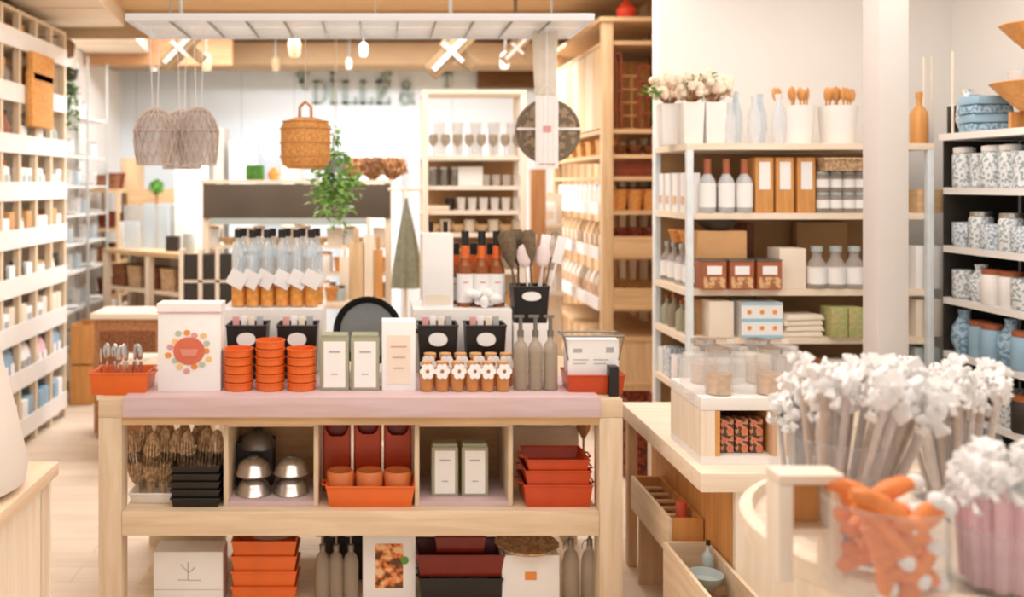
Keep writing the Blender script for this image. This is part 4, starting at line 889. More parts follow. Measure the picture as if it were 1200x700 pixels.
# ------------------------------------------------------------------ chalkboard shelf unit
KY = 6.5; KX0 = X(237, KY); KX1 = X(459, KY); kw = KX1-KX0
KZ = [.15, .5, .85, 1.08, 1.27]
ku = shelving('chalkboard_shelf', 'pine shelf unit with dark chalkboard header', 'shelf', (KX0, KY, 0), 0, kw, .3, KZ, .025, .045, (PALEZ, PALE), ztop=1.70, posts_at=(.023, .66, kw-.023))
part('header_board', M().box(.01, kw-.01, -.02, -.003, 1.46, 1.695), CHALK, ku, bevel=.003)
part('price_rail', M().box(.06, kw-.15, -.026, -.004, 1.415, 1.459), GREYT, ku)
part('top_board', M().box(-.01, kw+.01, -.02, .31, 1.70, 1.725), PALE, ku)
def kr(n, a=250, b=446, Y=6.62): return lambda i: (X(a+(b-a)*i/(n-1), Y), Y)
row([(jar(.05, .13, PAPER, TANX), 'white_jar', 'white jar with wooden lid', 'jar'), (bowl(.06, .05, TANX), 'wooden_bowl', 'tan wooden bowl', 'bowl'), (carton(.11, .1, .12, CREAM), 'cream_box', 'cream carton', 'box')]*4, 'on chalkboard unit top tier', KZ[4], kr(12))
row([(jar(.055, .14, PAPER, PEACH), 'white_jar', 'white jar with peach lid', 'jar'), (basket(.13, .12, .09, WICKER), 'wicker_basket', 'small wicker basket', 'basket')]*5, 'on chalkboard unit second tier', KZ[3], kr(10))
dc = jar(.05, .155, DARK, DARK)
row([(dc, 'dark_canister', 'dark canister', 'canister')]*3, 'on chalkboard unit third tier', KZ[2]+.0, kr(3, 228+18, 276)) if False else None
for j in range(2):
    for i, px in enumerate((225, 247, 264)):
        Y = 6.3; put(carton(.085, .08, .17, DARK), 'dark_canister', 'dark square canister, %s in the %s row of pine stand' % (ordl(i, 3), ('lower', 'upper')[j]), 'canister', (X(px, Y), Y, .862+.195*j), group='dark canisters')
cst = thing('canister_stand', 'pine stand holding two rows of dark canisters', 'stand', (X(245, 6.3), 6.3, 0))
for px in (214, 236, 256, 276): part('upright', M().bc(X(px, 6.3)-X(245, 6.3), 0, .63, .028, .09, 1.26), PALEZ, cst)
for z in (.12, .5, .86, 1.055): part('shelf', M().box(X(208, 6.3)-X(245, 6.3)+.05, X(276, 6.3)-X(245, 6.3)-.015, -.045, .045, z-.018, z), PALE, cst)
row([(carton(.14, .1, .2, TANZ), 'wooden_box', 'tan wooden box', 'box'), (basket(.15, .13, .14, WICKD), 'dark_basket', 'dark wicker basket', 'basket')]*3, 'on chalkboard unit third tier', KZ[2], kr(6, 292, 440))
for i, (px, h, w) in enumerate(((404, .36, .07), (418, .48, .11), (432, .55, .08), (443, .42, .07))):
    solid('cutting_board', M().box(-w/2, w/2, -.009, .009, 0, h*.8).box(-w*.16, w*.16, -.009, .009, h*.8, h), (PALEZ, TANZ, PALEZ, HONEY)[i], 'upright wooden cutting board, %s below the chalkboard' % ordl(i, 4), 'board', (X(px, 6.3), 6.3, .92), bevel=.004, group='cutting boards')
ct_ = thing('side_table', 'low pale table carrying cutting boards before the chalkboard unit', 'table', (X(400, 6.3), 6.3, 0))
part('tabletop', M().box(-.29, .29, -.14, .12, .89, .92), PALE, ct_)
for x in (-.26, .26): part('leg', M().bc(x, 0, .445, .05, .2, .89), PALEZ, ct_)
row([(jar(.045, .14, PAPER, PEACH), 'white_jar', 'white jar', 'jar'), (roundbasket(.06, .09, WICKER), 'wicker_bowl', 'round wicker bowl', 'basket'), (jar(.04, .1, GREYT, BLACK), 'grey_jar', 'grey jar with black lid', 'jar')]*2, 'on the low pale table', .92, lambda i: (X(350+i*9.5, 6.2), 6.24-.0*i))
# on top of the chalkboard unit
solid('green_box', M().box(-.06, .06, -.06, .06, 0, .105), DKGREEN, 'clipped green box plant on the chalkboard unit', 'plant', (X(299, 6.7), 6.7, 1.725), bevel=.012)
solid('orange_pot', M().lathe([(.03, 0), (.045, .05), (.02, .085), (0, .09)], n=12), mat('orange_clay', (232, 146, 70), .6), 'small orange pot beside the clipped green box plant', 'pot', (X(321, 6.7), 6.7, 1.725))
for i, px in enumerate((414, 437, 460)):
    put(bunch(.10, .15, TWIG, (TWIG, mat('brown_blooms', (164, 120, 88), .9, var=.3, scale=30))[i % 2], 190, .013, 20+i), 'dried_bouquet', '%s dried bouquet, %s on the chalkboard unit' % (('tan', 'brown')[i % 2], ordl(i, 3)), 'bouquet', (X(px, 6.65), 6.65, 1.725), group='dried bouquets')
# grey-green linen hanging from the post
ln = M(); n = 22; vs = []
for j, (z, r) in enumerate(((0, .095), (.12, .088), (.3, .062), (.45, .035), (.56, .014), (.60, .01))):
    for i in range(n):
        a = 2*PI*i/n; rr = r*(1+.22*math.cos(a*7)*(1 if j < 4 else 0)); vs.append((rr*math.cos(a), rr*.5*math.sin(a), z))
ln._add(vs, [(j*n+i, j*n+(i+1) % n, (j+1)*n+(i+1) % n, (j+1)*n+i) for j in range(5) for i in range(n)]+[tuple(reversed(range(n))), tuple(range(5*n, 6*n))])
lh = Vector((X(476, 6.25), 6.25, 0))
solid('hanging_linen', ln, SAGEG, 'grey-green linen bundle hanging between pine and cream shelf units', 'cloth', (lh.x, lh.y, Z(338, 6.25)))
hk = solid('garment_rail', M().rod((0, 0, 0), (0, 0, 1.68), .012, 8).rod((-.12, 0, 1.66), (.12, 0, 1.66), .009, 8).rod((.0, 0, 1.66), (.0, -.1, 1.6), .006, 6).cyl(0, 0, 0, .02, .11, n=20), PALEZ, 'pale wooden stand from which the grey-green linen hangs', 'stand', (lh.x, lh.y+.11, 0))
# ------------------------------------------------------------------ left rack along the aisle
LX = -2.26; LY0 = 5.10; LY1 = 6.85
LZ = [.10, .42, .72, 1.02, 1.32, 1.62, 1.92, 2.24, 2.58]
B = PI/2
lr = thing('wall_rack', 'tall pine rack with white lips along the left wall', 'shelf', (LX, LY0, 0))
bay = [LY0+.29*i for i in range(7)]
for y in bay:
    part('post', M().box(-.04, 0, y-LY0-.02+(.02 if y == LY0 else 0), y-LY0+.02, 0, 2.78), PINEZ, lr)
for i in range(7): part('side_panel', M().box(-.36, -.041, bay[i]-LY0-.01+(.01 if i == 0 else 0), bay[i]-LY0+.01, .06, 2.76), PALEZ, lr) if i in (0, 6) else None
for z in LZ:
    s = part('shelf', M().box(-.36, -.041, .01, LY1-LY0-.01, z-.022, z), PALE, lr)
    part('shelf_lip', M().box(.001, .009, .0, LY1-LY0, z-.03, z+.09), WHITE, lr, label='white lip board')
part('top_board', M().box(-.36, .0, 0, LY1-LY0, 2.78, 2.80), PINEX, lr)
part('back_panel', M().box(-.375, -.361, 0, LY1-LY0, .05, 2.78), WHITE, lr)
bn = {0: 'bottom', 1: 'second', 2: 'third', 3: 'fourth', 4: 'fifth', 5: 'sixth', 6: 'seventh', 7: 'eighth', 8: 'top'}
LK = {
 0: [(carton(.09, .12, .2, BLUES), 'blue_box', 'blue carton', 'box'), (carton(.09, .12, .2, PAPER), 'white_box', 'white carton', 'box')],
 1: [(pack(.10, .1, .24, BLUES, PAPER), 'blue_packet', 'blue packet', 'packet'), (pack(.1, .1, .22, PINKS, PAPER), 'pink_packet', 'pink packet', 'packet'), (pack(.1, .1, .23, PAPER, GREYP), 'white_packet', 'white packet', 'packet')],
 2: [(carton(.10, .1, .17, PAPER, GREYP), 'white_box', 'white carton', 'box'), (carton(.08, .1, .2, CREAM), 'cream_box', 'cream carton', 'box')],
 3: [(jar(.045, .15, WHITE, TANX), 'white_jar', 'white wood-lidded jar', 'jar'), (jar(.045, .18, DARK, DARK), 'dark_jar', 'dark jar', 'jar'), (carton(.09, .1, .16, PAPER), 'white_box', 'white carton', 'box')],
 4: [(jar(.045, .16, WHITE, GREYT), 'white_jar', 'white grey-lidded jar', 'jar'), (carton(.09, .1, .2, CARD), 'kraft_box', 'kraft carton', 'box'), (carton(.09, .1, .16, PAPER), 'white_box', 'white carton', 'box')],
 5: [(jar(.045, .17, PAPER, GUN), 'white_jar', 'white dark-lidded jar', 'jar'), (carton(.09, .1, .18, PAPER, GREYT), 'white_box', 'white carton', 'box'), (bottle(.035, .22, WHITE, COPPER), 'white_bottle', 'white brown-capped bottle', 'bottle')],
 6: [(bottle(.035, .24, COPPER, DARK), 'brown_bottle', 'brown bottle', 'bottle'), (carton(.09, .1, .15, PAPER), 'white_box', 'white carton', 'box'), (bottle(.035, .24, GREYT, GUN), 'grey_bottle', 'grey bottle', 'bottle')],
}
q = random.Random(4)
for lv, ks in LK.items():
    ys = [b_+dy for b_ in bay[:-1] for dy in (.085, .205)][2:]
    seq = [ks[q.randrange(len(ks))] for _ in ys]
    row(seq, 'on left rack %s shelf' % bn[lv], LZ[lv], lambda i: (LX-.056-.01*(i % 2), ys[i]), end='front', first='nearest', rz=B)
for lv in (7, 8):
    for i, y in enumerate((5.5, 5.78, 6.1, 6.38, 6.66)):
        if lv == 8 and i > 2: continue
        k, ds = ((basket(.2, .2, .24 if lv == 7 else .15, WICKER), 'honey wicker basket'), (pack(.16, .12, .24 if lv == 7 else .15, CREAM, None), 'cream bag'))[(i+lv) % 2]
        put(k, ds.split()[-1] if 'bag' in ds else 'wicker_basket', '%s, %s on the left rack %s shelf' % (ds, ordl(i, 5, 'front', 'nearest'), bn[lv]), 'basket' if 'basket' in ds else 'bag', (LX-.16, y, LZ[lv]), B)
# big wicker panel baskets hanging forward on the rack
hb = M().box(-.10, .10, -.02, 0, 0, .25); 
for i, (px, py, nm_) in enumerate(((45, 150, 'lower'), (46, 98, 'upper'))):
    Y = -2.235*1100/(px-440)
    solid('wicker_hamper', M().box(-.20, .20, -.06, -.012, 0, (.36, .19)[i]), WICKER, 'flat honey wicker hamper hanging on the left rack, %s one' % nm_, 'basket', (LX+.0, Y, Z(py, Y)), (0, 0, B), bevel=.012)
# ivy at the far end of the rack
def trail(name, label, cat, top, L, n, w, seed, col=GREEN, leafsz=.04):
    t = thing(name, label, cat, top); q = random.Random(seed); st_ = M(); lf = M()
    for i in range(n):
        a = q.uniform(0, 6.28); r = w*math.sqrt(q.random()); l = L*q.uniform(.35, 1); pts = [(0, 0, 0)]
        for s in range(1, 6): pts.append((r*math.cos(a)*min(1, s/2)+q.uniform(-.01, .01), r*math.sin(a)*min(1, s/2)+q.uniform(-.01, .01), .04*(s == 1)-l*(s-1)/4))
        st_.tube(pts, .0018, 4)
        for s in range(1, 6):
            for u in range(4):
                p = Vector(pts[s])+Vector((q.uniform(-.02, .02), q.uniform(-.02, .02), q.uniform(-.02, .02)*2))
                lf.leaf(p, (q.uniform(-1, 1), q.uniform(-1, 1), q.uniform(-1, .3)), leafsz*q.uniform(.7, 1.3), leafsz*.8)
    part('stems', st_, GREEN, t); part('leaves', lf, col, t)
    return t
tv = trail('trailing_plant', 'green trailing plant at the far end of the left rack', 'plant', (X(85, 7.05), 7.0, Z(92, 7.05)), .38, 9, .05, 5, spots('ivy_leaf', (60, 90, 40), (96, 140, 60), 30), .05)
part('hanging_pot', M().lathe([(.04, -.02), (.06, .06), (.055, .06), (0, .0)], n=14), DARK, tv)

# glassware rack beyond
gx = -2.36
GZ = [.4, .7, 1.0, 1.22, 1.45, 1.68, 1.92, 2.25]
gr = shelving('glassware_rack', 'grey metal rack of glassware beyond the left pine rack', 'shelf', (gx, 7.15, 0), B, 1.15, .28, GZ, .018, .018, (mat('rack_grey', (196, 200, 198), .4, .3), mat('rack_shelf', (214, 212, 206), .4)), posts_at=(.01, .58, 1.14), ztop=2.75)
for lv, z in enumerate(GZ):
    ks = [(tumbler(.045, .13, GLASS), 'glass_tumbler', 'clear tumbler', 'tumbler'), (jar(.045, .14, BLUEG, STEEL), 'glass_jar', 'pale blue glass jar', 'jar'), (platestack(.09, .02, WHITE), 'plate', 'white plate', 'plate')]
    seq = [ks[(lv+i) % 3] for i in range(5)]
    row(seq, 'on glassware rack, %s shelf' % (['lowest']+WORDS[1:])[lv], z, lambda i: (gx-.1, 7.27+.22*i), end='front', first='nearest', rz=B)
bk = shelving('wooden_rack', 'brown wooden rack beside the glassware rack', 'shelf', (-2.28, 8.35, 0), B, .5, .3, [.3, .7, 1.0, 1.3, 1.65], .03, .03, (TANZ, TANX), lip=None)
for lv, z in enumerate([.3, .7, 1.0, 1.3, 1.65]):
    for i in range(2): put((basket(.2, .2, .12, WICKD), roundbasket(.09, .14, WICKR))[(i+lv) % 2], 'woven_basket', '%s basket, %s on brown rack %s shelf' % (('dark wicker', 'red woven')[(i+lv) % 2], ('near', 'far')[i], ('lowest', 'second', 'third', 'fourth', 'top')[lv]), 'basket', (-2.42, 8.47+.26*i, z))
# upright honey crate on the floor at rack end
put(crate(.17, .3, .62, HONEY, 2), 'tall_crate', 'tall honey-coloured wooden crate on the floor past left rack', 'crate', (X(95, 7.2), 7.35, 0))

# desk counter with wooden bar top
p0 = Vector((X(120, 7.8), 7.8)); p1 = Vector((X(225, 7.1), 7.1)); d = p1-p0; ang = math.atan2(d.y, d.x); wl_ = d.length
dk = thing('bar_counter', 'open wooden counter with slanting bar top before the back wall', 'counter', (p0.x, p0.y, 0), ang)
part('bar_top', M().box(0, wl_, 0, .3, 1.121, 1.16), TANX, dk, bevel=.004)
for x in (.03, wl_*.52, wl_-.03): part('post', M().box(x-.025, x+.025, .0, .05, 0, 1.12).box(x-.025, x+.025, .25, .3, 0, 1.12), PALEZ, dk)
for z in (.15, .55, .85): part('shelf', M().box(.02, wl_-.02, .051, .249, z-.03, z), PALE, dk)
part('back_panel', M().box(.0, wl_, .301, .311, .1, 1.12), mat('counter_back', (206, 178, 150), .7), dk)
for i in range(5):
    P_ = Matrix.Translation((p0.x, p0.y, 0)) @ Matrix.Rotation(ang, 4, 'Z') @ Vector((.12+.21*i, .15, .85))
    put(basket(.17, .17, .17, (WICKD, ROPE)[i % 2]), 'wicker_basket', '%s basket, %s under the bar top' % (('dark wicker', 'pale rattan')[i % 2], ordl(i, 5)), 'basket', P_, ang)
    P_ = Matrix.Translation((p0.x, p0.y, 0)) @ Matrix.Rotation(ang, 4, 'Z') @ Vector((.12+.21*i, .15, .55))
    put(roundbasket(.08, .11, (WICKR, WICKD)[i % 2]), 'round_basket', '%s woven basket, %s on lower counter shelf' % (('red', 'brown')[i % 2], ordl(i, 5)), 'basket', P_, ang)
for i, (u, k, ds, ct, z) in enumerate(((.2, carton(.16, .03, .22, PAPER), 'small white card', 'card', 1.16), (.5, carton(.36, .04, .36, BLUEG), 'pale blue screen', 'screen', 1.16), (.95, carton(.1, .1, .12, DARK), 'small dark box', 'box', 1.16), (1.2, jar(.05, .16, GREYT, WHITE), 'grey jar', 'jar', 1.16))):
    P_ = Matrix.Translation((p0.x, p0.y, 0)) @ Matrix.Rotation(ang, 4, 'Z') @ Vector((u*wl_/1.5, .16, z)); put(k, ct, ds + ' standing on the wooden bar top', ct, P_, 0)
# picture frame and topiary ball behind the counter
solid('wooden_stand', M().box(-.26, .26, 0, .04, 0, .13).box(-.26, -.22, 0, .04, -.9, 0).box(.22, .26, 0, .04, -.9, .75), TANX, 'tan wooden frame post behind the bar counter', 'frame', (X(180, 8.4), 8.5, 1.52))
solid('display_plinth', M().box(-.3, .3, -.05, .1, 0, .62), PALEZ, 'pale plinth carrying the tan wooden frame', 'plinth', (X(180, 8.4), 8.5, 0))
tb_ = M(); q = random.Random(8)
for i in range(90):
    v = Vector((q.gauss(0, 1), q.gauss(0, 1), q.gauss(0, 1))).normalized(); tb_.leaf(v*.052, v+Vector((q.uniform(-.4, .4), q.uniform(-.4, .4), q.uniform(-.4, .4))), .03, .025)
tb_.ball((0, 0, 0), .056, n=12, k=8)
tp = thing('topiary', 'round clipped green topiary ball above the bar counter', 'plant', (X(182, 8.3), 8.35, 0)); part('foliage', M().tf((0, 0, Z(218, 8.3))).no(), GREEN, tp) if False else None
tb_.v = [(x, y, z+Z(219, 8.3)) for x, y, z in tb_.v]; part('foliage', tb_, GREEN, tp); part('stem', M().cyl(0, 0, .1, Z(226, 8.3), .01, n=8), OAK, tp); part('pot', M().cyl(0, 0, 0, .2, .08, .11), WHITE, tp)
solid('room_divider', M().box(-.14, .14, 0, .03, .0, 1.95), PAPER, 'tall narrow white divider left of the chalkboard unit', 'divider', (X(221, 7.9), 8.0, 0), bevel=.003)
solid('folding_screen', M().box(-.19, .19, 0, .03, 0, 1.50).box(-.15, .15, -.01, 0, 1.05, 1.08).box(-.15, .15, -.01, 0, 1.3, 1.32), GREYT, 'grey-green display screen behind the narrow white divider', 'screen', (X(217, 8.5), 8.75, 0), bevel=.003)
# cane chest
cn = thing('cane_chest', 'brown cane chest with pale top behind the cutlery tin', 'chest', (X(152, 6.3), 6.4, 0))
part('body', M().box(-.22, .22, -.17, .17, .04, .80), spots('cane', (190, 134, 90), (168, 112, 70), 70, .5, .7), cn, bevel=.006)
part('top', M().box(-.24, .24, -.19, .19, .80, .835), PALE, cn); part('door', M().box(-.18, .0, -.176, -.17, .12, .72).box(.01, .19, -.176, -.17, .12, .72), WICKD, cn)
part('knob', M().ball((.04, -.19, .5), .018), STEEL, cn)
for s in (-1, 1): part('foot', M().bc(s*.18, -.13, .02, .05, .05, .04), OAK, cn)
solid('grey_parcel', M().frus(.26, .2, .22, .16, 0, .2), CREAM, 'cream box standing before the brown cane chest', 'box', (X(166, 5.9), 5.9, .42), bevel=.01)
solid('dark_box', M().box(-.07, .07, -.07, .07, 0, .16), DARK, 'dark carton beside the cream box before the cane chest', 'box', (X(178, 5.7), 5.68, .42), bevel=.004)
solid('low_bench', M().box(-.25, .25, -.16, .16, .39, .42).box(-.23, -.19, -.14, .14, 0, .39).box(.19, .23, -.14, .14, 0, .39), PALE, 'low pale bench carrying boxes before the cane chest', 'bench', (X(170, 5.85), 5.83, 0))

# far shapes along the back wall
for i, (px0, px1, py0, py1, Y, m_, ds) in enumerate(((142, 160, 185, 300, 8.9, TANZ, 'narrow tan back-wall cabinet'), (250, 262, 150, 380, 9.4, PALEZ, 'narrow pale upright cabinet'), (268, 300, 165, 300, 9.3, BACKW, 'tall pale blue cabinet'), (330, 352, 170, 300, 9.3, PALEZ, 'tall pale cabinet'), (400, 470, 170, 400, 9.4, BACKW, 'wide pale cabinet by the back wall'))):
    w = X(px1, Y)-X(px0, Y); h = Z(py0, Y)
    c = thing('back_cabinet', ds + ' far behind the shelf units', 'cabinet', (X((px0+px1)/2, Y), Y, 0))
    part('body', M().box(-w/2, w/2, 0, .3, 0, h), m_, c, bevel=.004); part('door', M().box(-w/2+.01, w/2-.01, -.015, 0, .1, h-.05), m_, c, bevel=.003); part('handle', M().cyl(w*.3, -.03, h*.5, h*.5+.12, .008, n=6), GUN, c)

# ------------------------------------------------------------------ hanging rack and what hangs from it
HZ = 2.465; hy0 = 4.42; hy1 = 4.98; hx0 = -1.18; hx1 = X(697, 4.42)
hr = thing('hanging_rack', 'long white grid rack hung from the ceiling over the island', 'rack', (0, 4.7, HZ))
LG = mat('rack_white', (236, 240, 246), .35, var=.01)
part('frame', M().box(hx0, hx1, hy0-4.7, hy0-4.68, 0, .036).box(hx0, hx1, hy1-4.72, hy1-4.70, 0, .036).box(hx0, hx0+.02, hy0-4.68, hy1-4.72, 0, .036).box(hx1-.02, hx1, hy0-4.68, hy1-4.72, 0, .036), LG, hr, bevel=.003)
np_ = 12; dx = (hx1-hx0-.04)/np_
for i in range(np_): part('panel', M().box(hx0+.02+dx*i+.004, hx0+.02+dx*(i+1)-.004, hy0-4.68+.004, -.02, .012, .02).box(hx0+.02+dx*i+.004, hx0+.02+dx*(i+1)-.004, -.01, hy1-4.72-.004, .012, .02), LG, hr)
for i in range(1, np_): part('crossbar', M().box(hx0+.02+dx*i-.003, hx0+.02+dx*i+.003, hy0-4.68, hy1-4.72, .0, .012), GUN, hr)
for x in (hx0+.15, hx1-.15, 0): part('cable', M().rod((x, 0, .03), (x, 0, 3.0-HZ), .004, 5), GUN, hr)
# openwork shades
def shade(loc, r, h, label, seed, zt):
    t = thing('wire_lampshade', label, 'lampshade', loc, group='openwork lampshades'); q = random.Random(seed); m = M()
    prof = [(r*.22, h), (r*.7, h*.9), (r, h*.6), (r*.97, h*.3), (r*.85, 0)]
    def at(u, a):
        k = u*(len(prof)-1); i = min(int(k), len(prof)-2); f = k-i; rr = prof[i][0]*(1-f)+prof[i+1][0]*f; return (rr*math.cos(a), rr*math.sin(a), prof[i][1]*(1-f)+prof[i+1][1]*f)
    for s in range(15):
        for dr in (-1, 1): m.tube([at(u/6, 2*PI*s/15+dr*u/6*1.1) for u in range(7)], .0032, 4)
    for u in (0, .5, 1): m.tube([at(u, 2*PI*i/18) for i in range(18)], .004, 5, True)
    part('wire_shade', m, TAUPE, t)
    part('glass_liner', M().lathe([(r*.2, h*.98), (r*.66, h*.88), (r*.95, h*.6), (r*.92, h*.3), (r*.8, .005), (r*.79, .005), (r*.91, h*.3), (r*.94, h*.6), (r*.65, h*.87), (r*.19, h*.97)], n=18), mat('liner', (214, 204, 200), .2, alpha=.38), t)
    for dx_ in (-.012, .012): part('cord', M().rod((dx_, 0, h), (dx_*2, 0, zt-loc[2]), .0022, 5), PAPER, t)
shade((X(184, 4.6), 4.56, Z(193, 4.6)), .102, .27, 'taupe openwork lampshade, left of the hanging three', 1, HZ-.002)
shade((X(208, 4.75), 4.86, Z(197, 4.75)), .112, .30, 'taupe openwork lampshade, middle of the hanging three', 2, HZ-.002)
shade((X(231, 4.6), 4.64, Z(193, 4.6)), .10, .28, 'taupe openwork lampshade, right of the hanging three', 3, HZ-.002)
# hanging wicker bag lamp
hb_ = thing('wicker_lantern', 'honey-coloured round wicker lantern hanging over the island', 'lantern', (X(358, 4.7), 4.7, Z(198, 4.7)))
part('basketwork', M().lathe([(.085, 0), (.112, .02), (.125, .05), (.125, .20), (.11, .235), (.06, .255), (.055, .25), (.10, .225), (.115, .19), (.115, .05), (.08, .01), (0, .01)], n=26), WICKER, hb_)
for z in (.02, .06, .13, .2, .235): part('hoop', M().tube([((.128 if .04 < z < .22 else .115)*math.cos(2*PI*i/26), (.128 if .04 < z < .22 else .115)*math.sin(2*PI*i/26), z) for i in range(26)], .004, 5, True), HONEY, hb_)
part('handle', M().tube([(-.03, 0, .25), (-.028, 0, .31), (0, 0, .335), (.028, 0, .31), (.03, 0, .25)], .009, 6), HONEY, hb_)
part('cord', M().rod((0, 0, .335), (0, 0, HZ-Z(198, 4.7)), .002, 5), CREAM, hb_)
# trailing green plant under the rack
tq = trail('hanging_plant', 'bright green hanging plant trailing beside the wicker lantern', 'plant', (X(392, 4.85), 4.88, Z(196, 4.85)), .25, 16, .13, 21, spots('plant_leaf', (116, 176, 72), (166, 206, 120), 40), .048)
part('hanging_pot', M().lathe([(.04, -.03), (.06, .04), (.055, .04), (0, 0)], n=14), GREYT, tq); part('cord', M().rod((0, 0, .0), (0, 0, HZ-Z(196, 4.85)), .0018, 5), CREAM, tq)
tq2 = trail('hanging_plant', 'thin green trailing stem lower right of the bright hanging plant', 'plant', (X(395, 5.0), 4.97, Z(168, 5.0)), .52, 5, .03, 33, spots('plant_leaf', (92, 150, 56), (140, 186, 96), 40), .04)
part('cord', M().rod((0, 0, .0), (0, 0, HZ-Z(168, 5.0)), .0018, 5), CREAM, tq2)
# dark round sieve with white cloth
sv = thing('round_tray', 'dark round woven tray with crossbar hanging right over the island', 'tray', (X(642, 4.72), 4.72, Z(154, 4.72)))
part('disc', M().tf((0, 0, 0), (PI/2, 0, 0)).lathe([(0, .0), (.145, .0), (.145, .006), (0, .006)], n=30), spots('sieve_weave', (120, 104, 84), (170, 146, 118), 26, .5, .7), sv)
part('hoop', M().tube([(.155*math.cos(2*PI*i/30), 0, .155*math.sin(2*PI*i/30)) for i in range(30)], .011, 6, True), mat('hoop_brown', (126, 112, 94), .5), sv)
part('crossbar', M().rod((-.158, -.012, .01), (.158, -.012, .01), .008, 6), PAPER, sv, label='white crossbar')
for dx_ in (-.04, .04): part('cord', M().rod((dx_, 0, .15), (dx_, 0, HZ-Z(154, 4.72)), .003, 5), CREAM, sv)
tw = M(); nn = 9
for i in range(nn):
    x0 = -.056+.112*i/nn; tw.box(x0, x0+.0125, -.004*(i % 2), .004-.004*(i % 2), -.36, 0)
tw.mtl(1).box(-.02, .02, -.006, -.0045, -.18, -.15).box(-.04, .04, -.006, -.0045, -.34, -.335)
tc = thing('hanging_towel', 'white towel with small tag hanging before the dark round tray', 'towel', (X(641, 4.62), 4.62, Z(112, 4.62)))
part('cloth', tw, [PAPER, PINKP], tc); part('loop', M().rod((0, 0, 0), (0, 0, HZ-Z(112, 4.62)), .003, 5).rod((-.05, 0, 0), (.0, 0, .06), .002, 4).rod((.05, 0, 0), (0, 0, .06), .002, 4), PAPER, tc)
solid('hanging_bag', M().frus(.10, .05, .13, .06, 0, .34), mat('ivory_fabric', (238, 228, 214), .8), 'ivory fabric strip hanging above the white towel', 'cloth', (X(640, 4.8), 4.83, Z(112, 4.8)+.0), bevel=.01)
bpy.data.objects['hanging_bag']['label'] = 'ivory fabric bag hanging behind the top of the white towel'
part('loop', M().rod((0, 0, .33), (0, 0, HZ-Z(112, 4.8)), .003, 5), CREAM, bpy.data.objects['hanging_bag'])

# ------------------------------------------------------------------ ceiling spotlights
def spot(px, py, Y, ds, s=1, lit=False, rot=0):
    t = thing('ceiling_spotlight', ds, 'lamp', (X(px, Y), Y, Z(py, Y)), rot)
    part('head', M().tf((0, 0, 0), (.5, 0, 0)).lathe([(.05*s, -.09*s), (.06*s, .02*s), (.045*s, .07*s), (.015, .09*s)], n=16), BEAMM if not lit else WHITE, t)
    part('lens', M().tf((0, 0, 0), (.5, 0, 0)).lathe([(.047*s, -.093*s), (0, -.093*s)], n=16), BULB, t)
    zt = (3.0 if Y < 7.1 else 3.15)-Z(py, Y)
    part('bracket', M().rod((0, 0, .05*s), (0, 0, zt), .008, 6), GUN, t); return t
for i, (px, py, Y, s, lit) in enumerate(((426, 58, 8.0, .6, 1), (409, 74, 8.7, .55, 1), (323, 74, 8.7, .7, 0), (345, 54, 7.9, .9, 0), (180, 74, 8.6, .7, 1), (242, 72, 8.2, .8, 0), (592, 70, 8.3, .8, 1))):
    spot(px, py, Y, '%s ceiling spotlight, %s' % (('tan', 'white')[lit], ('right of centre above the lettering', 'lower one just above the shop lettering', 'low one left of the lettering', 'higher one left of the lettering', 'far left before the pale wall', 'above the openwork lampshades', 'before the dark recess at right')[i]), s, lit)
def track(px, py, Y, label, s=1):
    t = thing('track_light', label, 'lamp', (X(px, Y), Y, Z(py, Y)))
    part('housing', M().tf((0, 0, 0), (0, -.8, 0)).box(-.17*s, .17*s, -.05, .05, -.05*s, .05*s), BEAMM, t, bevel=.01)
    part('housing', M().tf((.02, .07, .03), (0, .7, 0)).box(-.08*s, .16*s, -.04, .04, -.04*s, .04*s), BEAMM, t, bevel=.01)
    part('reflector', M().tf((.0, -.06, 0), (0, -.8, 0)).box(-.15*s, .16*s, -.006, .006, -.018*s, .018*s), WHITE, t)
    part('reflector', M().tf((.0, -.068, 0), (0, .75, 0)).box(-.07*s, .09*s, -.006, .006, -.014*s, .014*s), WHITE, t)
    part('stem', M().rod((0, 0, .02), (0, 0, 3.0-Z(py, Y)), .012, 8), GUN, t)
track(528, 62, 5.4, 'tan track light with white crossed reflectors right of centre')
track(212, 58, 5.4, 'tan track light with white reflectors above the lampshades', .8)
track(604, 58, 6.6, 'tan track light before the umber recess', .7)
for i, (px, py, Y) in enumerate(((35, 45, 6.9), (60, 42, 7.0), (80, 56, 7.6))):
    solid('dark_spotlight', M().tf((0, 0, 0), (.6, .3, 0)).lathe([(.05, -.07), (.055, .03), (.02, .07)], n=12).no().rod((0, 0, .03), (0, 0, 3.0 if Y < 7.1 else .3, ) if False else (0, 0, (3.0 if Y < 7.1 else 3.15)-Z(py, Y)), .01, 5), UMBER, 'dark ceiling spotlight over the left rack, %s' % ordl(i, 3), 'lamp', (X(px, Y), Y, Z(py, Y)), group='dark spotlights')

